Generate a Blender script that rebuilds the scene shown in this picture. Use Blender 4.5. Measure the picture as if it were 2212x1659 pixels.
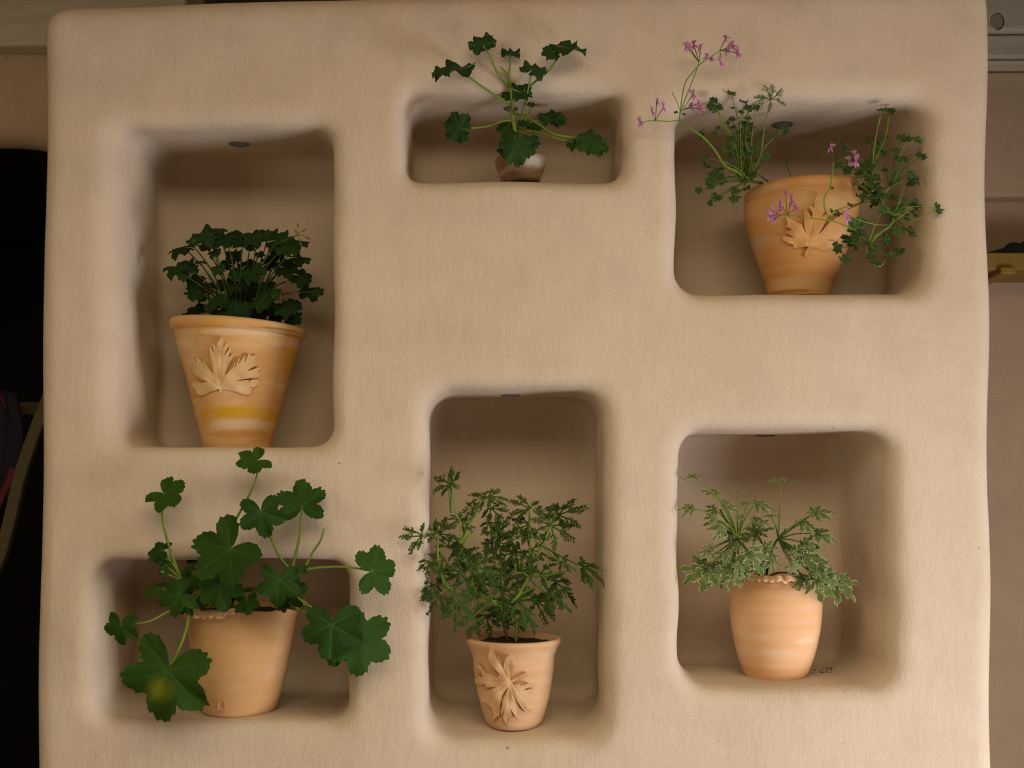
import bpy, math, random
import numpy as np
from mathutils import Vector, Matrix
from mathutils.bvhtree import BVHTree
from mathutils.geometry import delaunay_2d_cdt

for o in list(bpy.data.objects):
    bpy.data.objects.remove(o, do_unlink=True)
scene = bpy.context.scene
COL = scene.collection
random.seed(7)
np.random.seed(7)

# ------------------------------------------------------------------ camera
F, HX, HY, EYE, DIST = 2400.0, 1106.0, 1040.0, 1.5, 2.4
cam_d = bpy.data.cameras.new('camera')
cam_d.sensor_width = 36.0
cam_d.lens = F / 2212.0 * 36.0
cam_d.shift_y = (HY - 829.5) / 2212.0
cam_d.clip_start = 0.05
cam = bpy.data.objects.new('camera', cam_d)
cam.location = (0, -DIST, EYE)
cam.rotation_euler = (math.pi / 2, 0, 0)
COL.objects.link(cam)
scene.camera = cam

# ------------------------------------------------------------------ world, light, exposure
world = bpy.data.worlds.new('world')
scene.world = world
world.use_nodes = True
world.node_tree.nodes['Background'].inputs[0].default_value = (1.0, 0.82, 0.6, 1)
world.node_tree.nodes['Background'].inputs[1].default_value = 0.15


def window_light(name, loc, rot, sx, sy, power, col):
    l = bpy.data.lights.new(name, 'AREA')
    l.shape = 'RECTANGLE'
    l.size, l.size_y = sx, sy
    l.energy = power
    l.color = col
    o = bpy.data.objects.new(name, l)
    o.location = loc
    o.rotation_euler = rot
    COL.objects.link(o)
    return o


K1, K2, K3 = 0.66, 1.04, 0.38
# daylight entering by a skylight in the ceiling on the left and a glazed door in the right wall
WL = (0.30, -2.45, 2.84, 2.4, 1.7)     # x, y, z, size along x, size along y  (in the ceiling)
WR = (2.40, -1.25, 0.55, 1.3, 1.05)      # x, y, z, width along y, height  (in wall_right)
window_light('daylight_skylight', (WL[0], WL[1], WL[2]), (math.radians(15), 0, 0), WL[3], WL[4], 100 * K1, (1.0, 0.86, 0.58))
WS = (-3.08, -2.90, 1.60, 1.7, 1.6)     # x, y, z, width along y, height  (in wall_left)
window_light('daylight_window', (WS[0] + .04, WS[1], WS[2]), (0, -math.pi / 2, 0), WS[4], WS[3], 60 * K3, (1.0, 0.88, 0.62))
window_light('daylight_door', (WR[0] - .05, WR[1], WR[2]), (0, math.pi / 2, 0), WR[4], WR[3], 60 * K2, (1.0, 1.01, 1.08))

scene.view_settings.view_transform = 'Standard'
scene.view_settings.look = 'None'
scene.view_settings.exposure = 0.0
scene.view_settings.gamma = 1.0
scene.view_settings.use_curve_mapping = False


# ------------------------------------------------------------------ helpers
def at(px, py, Y=0.0):
    d = DIST + Y
    return Vector(((px - HX) / F * d, Y, EYE + (HY - py) / F * d))


def sz(p, Y=0.0):
    return p / F * (DIST + Y)


def new_mesh(name, verts, faces, mat=None, smooth=True):
    me = bpy.data.meshes.new(name)
    me.from_pydata([tuple(v) for v in verts], [], [tuple(f) for f in faces])
    me.update()
    if smooth:
        me.polygons.foreach_set('use_smooth', [True] * len(me.polygons))
    if mat:
        me.materials.append(mat)
    return me


def link(name, me, parent=None):
    o = bpy.data.objects.new(name, me)
    COL.objects.link(o)
    if parent is not None:
        o.parent = parent
        o.matrix_parent_inverse = _PM.get(parent.name, Matrix.Identity(4)).inverted()
    return o


_PM = {}


def thing(name, label, cat, loc=(0, 0, 0), group=None):
    o = bpy.data.objects.new(name, None)
    COL.objects.link(o)
    o.location = loc
    o.empty_display_size = 0.05
    o['label'] = label
    o['category'] = cat
    if group:
        o['group'] = group
    _PM[o.name] = Matrix.Translation(Vector(loc))
    return o


def tag(o, label, cat, group=None):
    o['label'] = label
    o['category'] = cat
    if group:
        o['group'] = group
    return o


def struct(o):
    o['kind'] = 'structure'
    return o


def box_vf(x0, x1, y0, y1, z0, z1, V, Fc):
    b = len(V)
    V += [(x0, y0, z0), (x1, y0, z0), (x1, y1, z0), (x0, y1, z0), (x0, y0, z1), (x1, y0, z1), (x1, y1, z1), (x0, y1, z1)]
    Fc += [tuple(b + i for i in f) for f in ((0, 3, 2, 1), (4, 5, 6, 7), (0, 1, 5, 4), (1, 2, 6, 5), (2, 3, 7, 6), (3, 0, 4, 7))]


def boxes(name, lst, mat, parent=None, bevel=0.0):
    V, Fc = [], []
    for b in lst:
        box_vf(*b, V, Fc)
    o = link(name, new_mesh(name, V, Fc, mat, False), parent)
    if bevel:
        m = o.modifiers.new('bevel', 'BEVEL')
        m.width = bevel
        m.segments = 3
    return o


def catmull(pts, n=6):
    P = [Vector(p) for p in pts]
    if len(P) == 2:
        return [P[0].lerp(P[1], i / n) for i in range(n + 1)]
    out = []
    E = [P[0] * 2 - P[1]] + P + [P[-1] * 2 - P[-2]]
    for i in range(1, len(E) - 2):
        a, b, c, d = E[i - 1:i + 3]
        for k in range(n):
            t = k / n
            out.append(0.5 * ((2 * b) + (c - a) * t + (2 * a - 5 * b + 4 * c - d) * t * t + (3 * b - a - 3 * c + d) * t ** 3))
    out.append(P[-1])
    return out


def tube_vf(pts, r0, r1, V, Fc, ns=6, n=5):
    P = catmull(pts, n)
    b0 = len(V)
    up = Vector((0.3, -1, 0.2)).normalized()
    for i, p in enumerate(P):
        t = (P[min(i + 1, len(P) - 1)] - P[max(i - 1, 0)])
        t = t.normalized() if t.length > 1e-9 else Vector((0, 0, 1))
        u = t.cross(up)
        u = u.normalized() if u.length > 1e-4 else t.orthogonal().normalized()
        w = t.cross(u)
        r = r0 + (r1 - r0) * i / (len(P) - 1)
        for k in range(ns):
            a = 2 * math.pi * k / ns
            V.append(p + (u * math.cos(a) + w * math.sin(a)) * r)
    m = len(P)
    for i in range(m - 1):
        for k in range(ns):
            a = b0 + i * ns + k
            b = b0 + i * ns + (k + 1) % ns
            Fc.append((a, b, b + ns, a + ns))
    Fc.append(tuple(b0 + k for k in range(ns))[::-1])
    Fc.append(tuple(b0 + (m - 1) * ns + k for k in range(ns)))


def tube(name, pts, r0, r1, mat, parent, ns=6, n=5):
    V, Fc = [], []
    tube_vf(pts, r0, r1, V, Fc, ns, n)
    return link(name, new_mesh(name, V, Fc, mat), parent)


# ------------------------------------------------------------------ materials
def nodes(name):
    m = bpy.data.materials.new(name)
    m.use_nodes = True
    nt = m.node_tree
    b = nt.nodes['Principled BSDF']
    return m, nt, b


def N(nt, t, **kw):
    n = nt.nodes.new(t)
    for k, v in kw.items():
        if k.startswith('i_'):
            key = k[2:]
            key = int(key) if key.isdigit() else key.replace('_', ' ')
            n.inputs[key].default_value = v
        else:
            setattr(n, k, v)
    return n


def noise(nt, scale, detail=4.0, vec=None, rough=0.55):
    n = N(nt, 'ShaderNodeTexNoise')
    n.inputs['Scale'].default_value = scale
    n.inputs['Detail'].default_value = detail
    n.inputs['Roughness'].default_value = rough
    if vec is not None:
        nt.links.new(vec, n.inputs['Vector'])
    return n


def ramp(nt, fac, stops):
    r = N(nt, 'ShaderNodeValToRGB')
    e = r.color_ramp.elements
    e[0].position, e[0].color = stops[0][0], (*stops[0][1], 1)
    e[1].position, e[1].color = stops[-1][0], (*stops[-1][1], 1)
    for p, c in stops[1:-1]:
        x = e.new(p)
        x.color = (*c, 1)
    nt.links.new(fac, r.inputs[0])
    return r


def mixc(nt, fac, a, b, mode='MIX'):
    m = N(nt, 'ShaderNodeMix', data_type='RGBA', blend_type=mode)
    for s, v in ((0, fac), (6, a), (7, b)):
        if hasattr(v, 'is_linked'):
            nt.links.new(v, m.inputs[s])
        elif s == 0:
            m.inputs[s].default_value = v
        else:
            m.inputs[s].default_value = (*v, 1)
    return m.outputs[2]


def mapping(nt, scale, kind='Object', loc=(0, 0, 0)):
    tc = N(nt, 'ShaderNodeTexCoord')
    mp = N(nt, 'ShaderNodeMapping')
    mp.inputs['Scale'].default_value = scale
    mp.inputs['Location'].default_value = loc
    nt.links.new(tc.outputs[kind], mp.inputs[0])
    return mp.outputs[0]


def bump(nt, b, h, strength, dist, prev=None):
    n = N(nt, 'ShaderNodeBump')
    n.inputs['Strength'].default_value = strength
    n.inputs['Distance'].default_value = dist
    nt.links.new(h, n.inputs['Height'])
    if prev is not None:
        nt.links.new(prev, n.inputs['Normal'])
    nt.links.new(n.outputs[0], b.inputs['Normal'])
    return n.outputs[0]


def mat_plaster(name, base, var):
    m, nt, b = nodes(name)
    v = mapping(nt, (1, 1, 1))
    n1 = noise(nt, 2.2, 5, v)
    n2 = noise(nt, 9.0, 5, v)
    c = mixc(nt, ramp(nt, n1.outputs[0], [(0.35, (0, 0, 0)), (0.68, (1, 1, 1))]).outputs[0], base, var)
    d = mixc(nt, ramp(nt, n2.outputs[0], [(0.3, (0.93, 0.92, 0.90)), (0.7, (1.04, 1.04, 1.04))]).outputs[0], (0, 0, 0), (1, 1, 1))
    c2 = mixc(nt, 1.0, c, d, 'MULTIPLY')
    gr = noise(nt, 330, 2, v)
    c2 = mixc(nt, 1.0, c2, ramp(nt, gr.outputs[0], [(0.3, (0.93, 0.93, 0.93)), (0.7, (1.05, 1.05, 1.05))]).outputs[0], 'MULTIPLY')
    # rare tiny pits of dirt
    sp = noise(nt, 55, 1, v)
    c3 = mixc(nt, ramp(nt, sp.outputs[0], [(0.80, (0, 0, 0)), (0.84, (0.6, 0.6, 0.6))]).outputs[0], c2, (0.12, 0.08, 0.05))
    nt.links.new(c3, b.inputs['Base Color'])
    b.inputs['Roughness'].default_value = 0.9
    b.inputs['Specular IOR Level'].default_value = 0.15
    g = noise(nt, 260, 3, v)
    p = bump(nt, b, g.outputs[0], 0.6, 0.0016)
    v2 = mapping(nt, (26, 26, 9))
    s = noise(nt, 1.0, 6, v2, 0.65)
    p = bump(nt, b, s.outputs[0], 0.6, 0.004, p)
    return m


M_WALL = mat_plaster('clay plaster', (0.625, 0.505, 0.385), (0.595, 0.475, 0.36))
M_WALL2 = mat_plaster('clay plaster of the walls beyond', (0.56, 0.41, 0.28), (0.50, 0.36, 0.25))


def mat_plain(name, col, rough=0.8, var=0.25, scale=40):
    m, nt, b = nodes(name)
    v = mapping(nt, (1, 1, 1))
    n = noise(nt, scale, 4, v)
    nt.links.new(mixc(nt, n.outputs[0], tuple(c * (1 - var) for c in col), tuple(min(1, c * (1 + var)) for c in col)), b.inputs['Base Color'])
    b.inputs['Roughness'].default_value = rough
    bump(nt, b, n.outputs[0], 0.3, 0.002)
    return m


def mat_wood(name, a, c, scale=(3, 30, 30)):
    m, nt, b = nodes(name)
    v = mapping(nt, scale)
    n = noise(nt, 1.5, 6, v, 0.6)
    nt.links.new(mixc(nt, ramp(nt, n.outputs[0], [(0.35, (0, 0, 0)), (0.65, (1, 1, 1))]).outputs[0], a, c), b.inputs['Base Color'])
    b.inputs['Roughness'].default_value = 0.75
    bump(nt, b, n.outputs[0], 0.25, 0.002)
    return m


def ramp2(nt, val, a, b, amt):
    mr = N(nt, 'ShaderNodeMapRange')
    mr.inputs['From Min'].default_value = b
    mr.inputs['From Max'].default_value = a
    mr.inputs['To Max'].default_value = amt
    nt.links.new(val, mr.inputs[0])
    return mr.outputs[0]


def mat_terracotta(name, base, pale, deep, stain=None, stain_lo=0.55, moss=None, stretch=22, bands=(), contrast=(0.32, 0.72)):
    """thrown clay: horizontal throwing bands, pale bloom, darker burns, optional stain"""
    m, nt, b = nodes(name)
    vb = mapping(nt, (2.0, 2.0, stretch))
    nb = noise(nt, 1.6, 4, vb)
    v = mapping(nt, (1, 1, 1))
    n1 = noise(nt, 9, 5, v)
    n2 = noise(nt, 24, 5, v)
    c = mixc(nt, ramp(nt, nb.outputs[0], [(contrast[0], (0, 0, 0)), (contrast[1], (1, 1, 1))]).outputs[0], deep, base)
    vp = mapping(nt, (5, 5, 15), loc=(3.1, 1.7, 0.4))
    np_ = noise(nt, 1.7, 5, vp)
    c = mixc(nt, ramp(nt, np_.outputs[0], [(0.50, (0, 0, 0)), (0.72, (0.75, 0.75, 0.75))]).outputs[0], c, pale)
    c = mixc(nt, ramp(nt, n1.outputs[0], [(0.28, (0.55, 0.55, 0.55)), (0.45, (0, 0, 0))]).outputs[0], c, deep)
    if stain:
        vs = mapping(nt, (4, 4, 11), loc=(0.3, 5.2, 1.15))
        ns = noise(nt, 1.5, 3, vs)
        c = mixc(nt, ramp(nt, ns.outputs[0], [(stain_lo, (0, 0, 0)), (stain_lo + 0.12, (0.85, 0.85, 0.85))]).outputs[0], c, stain)
    if moss:
        tc = N(nt, 'ShaderNodeTexCoord')
        sx = N(nt, 'ShaderNodeSeparateXYZ')
        nt.links.new(tc.outputs['Object'], sx.inputs[0])
        ad = N(nt, 'ShaderNodeMath', operation='MULTIPLY_ADD')
        nt.links.new(n2.outputs[0], ad.inputs[0])
        ad.inputs[1].default_value = -moss[1] * 1.6
        nt.links.new(sx.outputs[2], ad.inputs[2])
        mr = N(nt, 'ShaderNodeMapRange')
        mr.inputs['From Min'].default_value = moss[0] - moss[1] * 0.3
        mr.inputs['From Max'].default_value = moss[0] - moss[1] * 1.1
        nt.links.new(ad.outputs[0], mr.inputs[0])
        c = mixc(nt, mr.outputs[0], c, moss[2])
    if bands:
        tcb = N(nt, 'ShaderNodeTexCoord')
        for (bx, by, bz), (rx, ry, rz), col, amt in bands:      # daubs and washes: centre, half size, colour, strength
            mp = N(nt, 'ShaderNodeMapping')
            mp.vector_type = 'TEXTURE'
            mp.inputs['Location'].default_value = (bx, by, bz)
            mp.inputs['Scale'].default_value = (rx, ry, rz)
            nt.links.new(tcb.outputs['Object'], mp.inputs[0])
            ln = N(nt, 'ShaderNodeVectorMath', operation='LENGTH')
            nt.links.new(mp.outputs[0], ln.inputs[0])
            jt = N(nt, 'ShaderNodeMath', operation='MULTIPLY_ADD')
            nj = noise(nt, 42, 5, mapping(nt, (1, 1, 1.8)), 0.7)
            nt.links.new(nj.outputs[0], jt.inputs[0])
            jt.inputs[1].default_value = 1.6
            nt.links.new(ln.outputs['Value'], jt.inputs[2])
            c = mixc(nt, ramp2(nt, jt.outputs[0], 1.30, 2.0, amt), c, col)
    # fine dark specks
    c = mixc(nt, ramp(nt, noise(nt, 120, 1, v).outputs[0], [(0.80, (0, 0, 0)), (0.84, (0.4, 0.4, 0.4))]).outputs[0], c, (0.10, 0.06, 0.03))
    nt.links.new(c, b.inputs['Base Color'])
    b.inputs['Roughness'].default_value = 0.82
    b.inputs['Specular IOR Level'].default_value = 0.25
    p = bump(nt, b, nb.outputs[0], 0.35, 0.002)
    bump(nt, b, noise(nt, 220, 3, v).outputs[0], 0.25, 0.0008, p)
    return m


def mat_leaf(name, dark, light, edge=None, vein=None, trans=0.22, under=None, spots=()):
    m, nt, b = nodes(name)
    oi = N(nt, 'ShaderNodeObjectInfo')
    v = mapping(nt, (1, 1, 1))
    n = noise(nt, 3.0, 4, v)
    f = N(nt, 'ShaderNodeMath', operation='MULTIPLY_ADD')
    nt.links.new(oi.outputs['Random'], f.inputs[0])
    f.inputs[1].default_value = 0.6
    nm = N(nt, 'ShaderNodeMath', operation='MULTIPLY')
    nt.links.new(n.outputs[0], nm.inputs[0])
    nm.inputs[1].default_value = 0.5
    nt.links.new(nm.outputs[0], f.inputs[2])
    c = mixc(nt, f.outputs[0], dark, light)
    if vein:
        at_ = N(nt, 'ShaderNodeAttribute', attribute_name='vein')
        c = mixc(nt, at_.outputs['Fac'], c, vein)
    if edge:
        ae = N(nt, 'ShaderNodeAttribute', attribute_name='edge')
        en = noise(nt, 14, 3, v)
        ad = N(nt, 'ShaderNodeMath', operation='MULTIPLY_ADD')
        nt.links.new(en.outputs[0], ad.inputs[0])
        ad.inputs[1].default_value = 0.5
        nt.links.new(ae.outputs['Fac'], ad.inputs[2])
        c = mixc(nt, ramp(nt, ad.outputs[0], [(edge[1], (0, 0, 0)), (edge[1] + 0.18, (1, 1, 1))]).outputs[0], c, edge[0])
    for (sx_, sy_, sz_), rad, scol in spots:      # blotches on the blade itself
        tcs = N(nt, 'ShaderNodeTexCoord')
        dv = N(nt, 'ShaderNodeVectorMath', operation='DISTANCE')
        nt.links.new(tcs.outputs['Object'], dv.inputs[0])
        dv.inputs[1].default_value = (sx_, sy_, sz_)
        c = mixc(nt, ramp2(nt, dv.outputs['Value'], rad * 0.3, rad, 0.85), c, scol)
    if under:
        ge = N(nt, 'ShaderNodeNewGeometry')
        c = mixc(nt, ge.outputs['Backfacing'], c, under)
    nt.links.new(c, b.inputs['Base Color'])
    b.inputs['Roughness'].default_value = 0.6
    b.inputs['Specular IOR Level'].default_value = 0.12
    bump(nt, b, noise(nt, 30, 3, v).outputs[0], 0.3, 0.03)
    tr = N(nt, 'ShaderNodeBsdfTranslucent')
    nt.links.new(c, tr.inputs[0])
    mx = N(nt, 'ShaderNodeMixShader')
    mx.inputs[0].default_value = trans
    nt.links.new(b.outputs[0], mx.inputs[1])
    nt.links.new(tr.outputs[0], mx.inputs[2])
    nt.links.new(mx.outputs[0], nt.nodes['Material Output'].inputs[0])
    return m


M_WOOD_PALE = mat_wood('weathered pale beam wood', (0.52, 0.46, 0.35), (0.62, 0.56, 0.43))
M_WOOD_CEIL = mat_wood('ceiling boards', (0.42, 0.30, 0.18), (0.52, 0.38, 0.24))
M_FLOOR = mat_plain('stone floor', (0.27, 0.22, 0.185), 0.6, 0.12, 6)
M_ROOM = mat_plain('dark room plaster', (0.16, 0.11, 0.07), 0.9, 0.08, 4)
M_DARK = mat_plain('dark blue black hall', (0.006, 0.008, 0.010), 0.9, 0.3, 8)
M_SOIL = mat_plain('potting soil', (0.018, 0.013, 0.009), 1.0, 0.6, 90)
M_METAL = mat_plain('dull dark metal', (0.10, 0.09, 0.075), 0.45, 0.2, 60)
M_GLASS = mat_plain('frosted lamp glass', (0.16, 0.15, 0.13), 0.25, 0.1, 60)


# ------------------------------------------------------------------ the niched clay wall (signed distance field, meshed)
def smax(a, b, k):
    h = np.maximum(k - np.abs(a - b), 0.0) / k
    return np.maximum(a, b) + h * h * k * 0.25


def surface_net(f, org, h):
    """f: grid of signed distance, inside negative -> verts, quads"""
    s = f < 0
    nx, ny, nz = f.shape
    cnt = np.zeros((nx - 1, ny - 1, nz - 1), np.int8)
    for i in (0, 1):
        for j in (0, 1):
            for k in (0, 1):
                cnt += s[i:nx - 1 + i, j:ny - 1 + j, k:nz - 1 + k]
    act = (cnt > 0) & (cnt < 8)
    idx = np.argwhere(act)
    ids = np.full(act.shape, -1, np.int64)
    ids[act] = np.arange(len(idx))
    acc = np.zeros((len(idx), 3))
    num = np.zeros(len(idx))
    corners = [(i, j, k) for i in (0, 1) for j in (0, 1) for k in (0, 1)]
    val = {c: f[idx[:, 0] + c[0], idx[:, 1] + c[1], idx[:, 2] + c[2]] for c in corners}
    for a in corners:
        for ax in range(3):
            if a[ax] == 0:
                b = list(a)
                b[ax] = 1
                b = tuple(b)
                va, vb = val[a], val[b]
                m = (va < 0) != (vb < 0)
                t = np.where(m, va / np.where(m, va - vb, 1.0), 0.0)
                p = np.tile(np.array(a, float), (len(idx), 1))
                p[:, ax] += t
                acc[m] += p[m]
                num[m] += 1
    verts = (idx + acc / num[:, None]) * h + org
    quads = []
    for ax in range(3):
        sl0 = [slice(None)] * 3
        sl1 = [slice(None)] * 3
        sl0[ax] = slice(0, -1)
        sl1[ax] = slice(1, None)
        a, b = s[tuple(sl0)], s[tuple(sl1)]
        o1, o2 = [(1, 2), (2, 0), (0, 1)][ax]
        e = np.argwhere(a != b)
        ok = (e[:, o1] > 0) & (e[:, o2] > 0) & (e[:, o1] < f.shape[o1] - 1) & (e[:, o2] < f.shape[o2] - 1)
        e = e[ok]
        flip = a[e[:, 0], e[:, 1], e[:, 2]]
        q = []
        for d1, d2 in ((-1, -1), (0, -1), (0, 0), (-1, 0)):
            c = e.copy()
            c[:, o1] += d1
            c[:, o2] += d2
            q.append(ids[c[:, 0], c[:, 1], c[:, 2]])
        q = np.stack(q, 1)
        q[~flip] = q[~flip][:, ::-1]
        quads.append(q)
    return verts, np.concatenate(quads)


def smooth_net(verts, quads, it=2, lam=0.5):
    n = len(verts)
    e = np.concatenate([quads[:, [0, 1]], quads[:, [1, 2]], quads[:, [2, 3]], quads[:, [3, 0]]])
    for _ in range(it):
        acc = np.zeros((n, 3))
        num = np.zeros(n)
        for a, b in ((0, 1), (1, 0)):
            np.add.at(acc, e[:, a], verts[e[:, b]])
            np.add.at(num, e[:, a], 1)
        verts = verts + lam * (acc / np.maximum(num, 1)[:, None] - verts)
    return verts


def np_mesh(name, verts, quads, mat):
    me = bpy.data.meshes.new(name)
    me.vertices.add(len(verts))
    me.vertices.foreach_set('co', verts.astype(np.float32).ravel())
    me.loops.add(quads.size)
    me.loops.foreach_set('vertex_index', quads.astype(np.int32).ravel())
    me.polygons.add(len(quads))
    me.polygons.foreach_set('loop_start', np.arange(0, quads.size, 4, dtype=np.int32))
    me.polygons.foreach_set('use_smooth', np.ones(len(quads), bool))
    me.update(calc_edges=True)
    me.validate()
    me.materials.append(mat)
    return me


# niche: front opening in photograph pixels at the wall plane, back rectangle in pixels at its own depth,
# corner radius front/back (m), depth, lip rounding, extra flare of the lip (left, right, top, bottom in m), floor line
NICHES = dict(
    ul=dict(f=(266, 717, 284, 964), b=(350, 745, 343, 975), r=(0.045, 0.040), d=0.36, k=0.038, fl=(0.060, 0.0, 0.034, 0.0)),
    uc=dict(f=(878, 1338, 208, 391), b=(894, 1325, 281, 420), r=(0.035, 0.020), d=0.29, k=0.034, fl=(0.012, 0.022, 0.030, 0.0)),
    ur=dict(f=(1458, 1990, 222, 633), b=(1450, 1905, 309, 660), r=(0.055, 0.040), d=0.36, k=0.038, fl=(0.0, 0.035, 0.030, 0.0)),
    ll=dict(f=(214, 752, 1210, 1553), b=(300, 775, 1190, 1493), r=(0.045, 0.035), d=0.37, k=0.036, fl=(0.030, 0.0, 0.0, 0.012)),
    cb=dict(f=(926, 1296, 846, 1592), b=(932, 1288, 862, 1508), r=(0.060, 0.055), d=0.36, k=0.042, fl=(0.008, 0.022, 0.016, 0.028)),
    lr=dict(f=(1466, 1918, 932, 1478), b=(1452, 1808, 941, 1432), r=(0.060, 0.035), d=0.36, k=0.038, fl=(0.0, 0.028, 0.016, 0.020)),
)


def build_block():
    h = 0.0085
    x0, x1, y0, y1, z0, z1 = -1.075, 1.085, -0.035, 0.50, 0.0, 2.60
    xs = np.arange(x0, x1, h)
    ys = np.arange(y0, y1, h)
    zs = np.arange(z0 - 3 * h, z1, h)
    X = xs[:, None, None].astype(np.float32)
    Y = ys[None, :, None].astype(np.float32)
    Z = zs[None, None, :].astype(np.float32)
    rng = np.random.RandomState(3)

    def und(a, b, amp, n, lo, hi):
        r = 0
        for _ in range(n):
            w = rng.uniform(lo, hi)
            th = rng.uniform(0, 6.28)
            r = r + np.sin((a * math.cos(th) + b * math.sin(th)) * 6.283 / w + rng.uniform(0, 6.28))
        return r * (amp / math.sqrt(n))
    # hand-made outline: leaning sides, rounded top, wavering faces
    zt = (Z - 0.88) / 1.66
    left = -1.036 + 0.021 * zt + 0.0022 * np.sin(Z * 9 + 1)
    right = 1.047 - 0.010 * zt + 0.0028 * np.sin(Z * 11.0)
    top = 2.568 + 0.028 * X + und(X, X * 0, 0.002, 3, 0.3, 0.9)
    bulge = 0.012 * np.exp(-((Z - 1.3) / 0.9) ** 2)
    face = -und(X, Z, 0.0030, 8, 0.22, 0.8) * 1.0
    k = 0.045
    d = smax(left - X + 0 * Z, X - right, k)
    d = smax(d + 0 * Y, (face - Y), k)
    d = smax(d, Z - top, 0.06)
    d = smax(d, Y - 0.47, 0.02)
    d = np.maximum(d, -Z).astype(np.float32)
    for nm, p in NICHES.items():
        D = p['d']
        t = np.clip(Y / D, 0, 1)
        A0, A1 = at(p['f'][0], p['f'][2], 0), at(p['f'][1], p['f'][3], 0)
        B0, B1 = at(p['b'][0], p['b'][2], D), at(p['b'][1], p['b'][3], D)
        fl = p['fl']
        ex = np.exp(-np.maximum(Y + 0.02, 0) / 0.045)
        wx = und(Z, Y, 0.0028, 4, 0.15, 0.5)
        wz = und(X, Y, 0.0028, 4, 0.15, 0.5)
        l_ = A0.x + (B0.x - A0.x) * t - fl[0] * ex
        r_ = A1.x + (B1.x - A1.x) * t + fl[1] * ex
        u_ = A0.z + (B0.z - A0.z) * t + fl[2] * ex
        b_ = A1.z + (B1.z - A1.z) * t - fl[3] * ex
        rad = p['r'][0] + (p['r'][1] - p['r'][0]) * t
        # restrict to a window of the grid
        ix = (xs > min(A0.x, B0.x) - 0.15) & (xs < max(A1.x, B1.x) + 0.15)
        iz = (zs > min(A1.z, B1.z) - 0.15) & (zs < max(A0.z, B0.z) + 0.15)
        ix0, ix1 = np.where(ix)[0][[0, -1]] + [0, 1]
        iz0, iz1 = np.where(iz)[0][[0, -1]] + [0, 1]
        Xs, Zs = X[ix0:ix1], Z[:, :, iz0:iz1]
        qx = np.abs(Xs + wx[:, :, iz0:iz1] - (l_ + r_) / 2) - (r_ - l_) / 2 + rad
        qz = np.abs(Zs + wz[ix0:ix1] * 0.55 - (u_ + b_) / 2) - (u_ - b_) / 2 + rad
        d2 = np.sqrt(np.maximum(qx, 0) ** 2 + np.maximum(qz, 0) ** 2) + np.minimum(np.maximum(qx, qz), 0) - rad
        back = Y - D + und(Xs, Zs, 0.003, 4, 0.2, 0.6)
        nd = smax(d2, back, 0.05)
        sub = d[ix0:ix1, :, iz0:iz1]
        d[ix0:ix1, :, iz0:iz1] = smax(sub, -nd, p['k'])
    v, q = surface_net(d, np.array([xs[0], ys[0], zs[0]]), h)
    v = smooth_net(v, q, 2, 0.5)
    o = link('wall_center', np_mesh('wall_center', v, q, M_WALL))
    struct(o)
    o['label'] = 'hand-smoothed beige clay wall with six rounded plant niches'
    return o, BVHTree.FromPolygons([Vector(a) for a in v], [tuple(int(c) for c in a) for a in q])


BLOCK, BVH = build_block()


def hit_px(px, py):
    d = (at(px, py, 0) - cam.location).normalized()
    return BVH.ray_cast(cam.location, d)


def floor_z(x, y, z):
    loc, *_ = BVH.ray_cast(Vector((x, y, z)), Vector((0, 0, -1)))
    return loc.z if loc else z


# ------------------------------------------------------------------ the rest of the room
struct(boxes('floor', [(-3.2, 2.6, -4.3, 4.0, -0.1, 0.0)], M_FLOOR))
_x0, _x1, _y0, _y1 = WL[0] - WL[3] / 2, WL[0] + WL[3] / 2, WL[1] - WL[4] / 2, WL[1] + WL[4] / 2
struct(boxes('ceiling', [(-3.2, 2.6, -4.3, _y0, 2.80, 2.9), (-3.2, 2.6, _y1, 0.46, 2.80, 2.9), (-3.2, 2.6, 0.42, 0.46, 2.9, 3.3), (-3.2, 2.6, 0.46, 4.0, 3.2, 3.3), (-3.2, _x0, _y0, _y1, 2.80, 2.9), (_x1, 2.6, _y0, _y1, 2.80, 2.9)], M_WOOD_CEIL))
struct(boxes('window_1', [(_x0, _x1, _y0, _y0 + .03, 2.79, 2.83), (_x0, _x1, _y1 - .03, _y1, 2.79, 2.83), (_x0, _x0 + .03, _y0, _y1, 2.79, 2.83), (_x1 - .03, _x1, _y0, _y1, 2.79, 2.83)], M_WOOD_CEIL))


def wall_boxes(u0, u1, w):
    a0, a1, z0, z1 = w[0] - w[1] / 2, w[0] + w[1] / 2, w[2] - w[3] / 2, w[2] + w[3] / 2
    bl = [(u0, a0, 0, 3.2), (a1, u1, 0, 3.2), (a0, a1, z1, 3.2)]
    if z0 > 0.06:
        bl.append((a0, a1, 0, z0))
    t = 0.05
    fr = [(a0 - t, a0, max(0, z0 - t), z1 + t), (a1, a1 + t, max(0, z0 - t), z1 + t), (a0, a1, z1, z1 + t), (a0, a1, max(0, z0 - t), max(z0, 0.01)), ((a0 + a1) / 2 - .02, (a0 + a1) / 2 + .02, z0, z1)]
    return bl, fr


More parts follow.
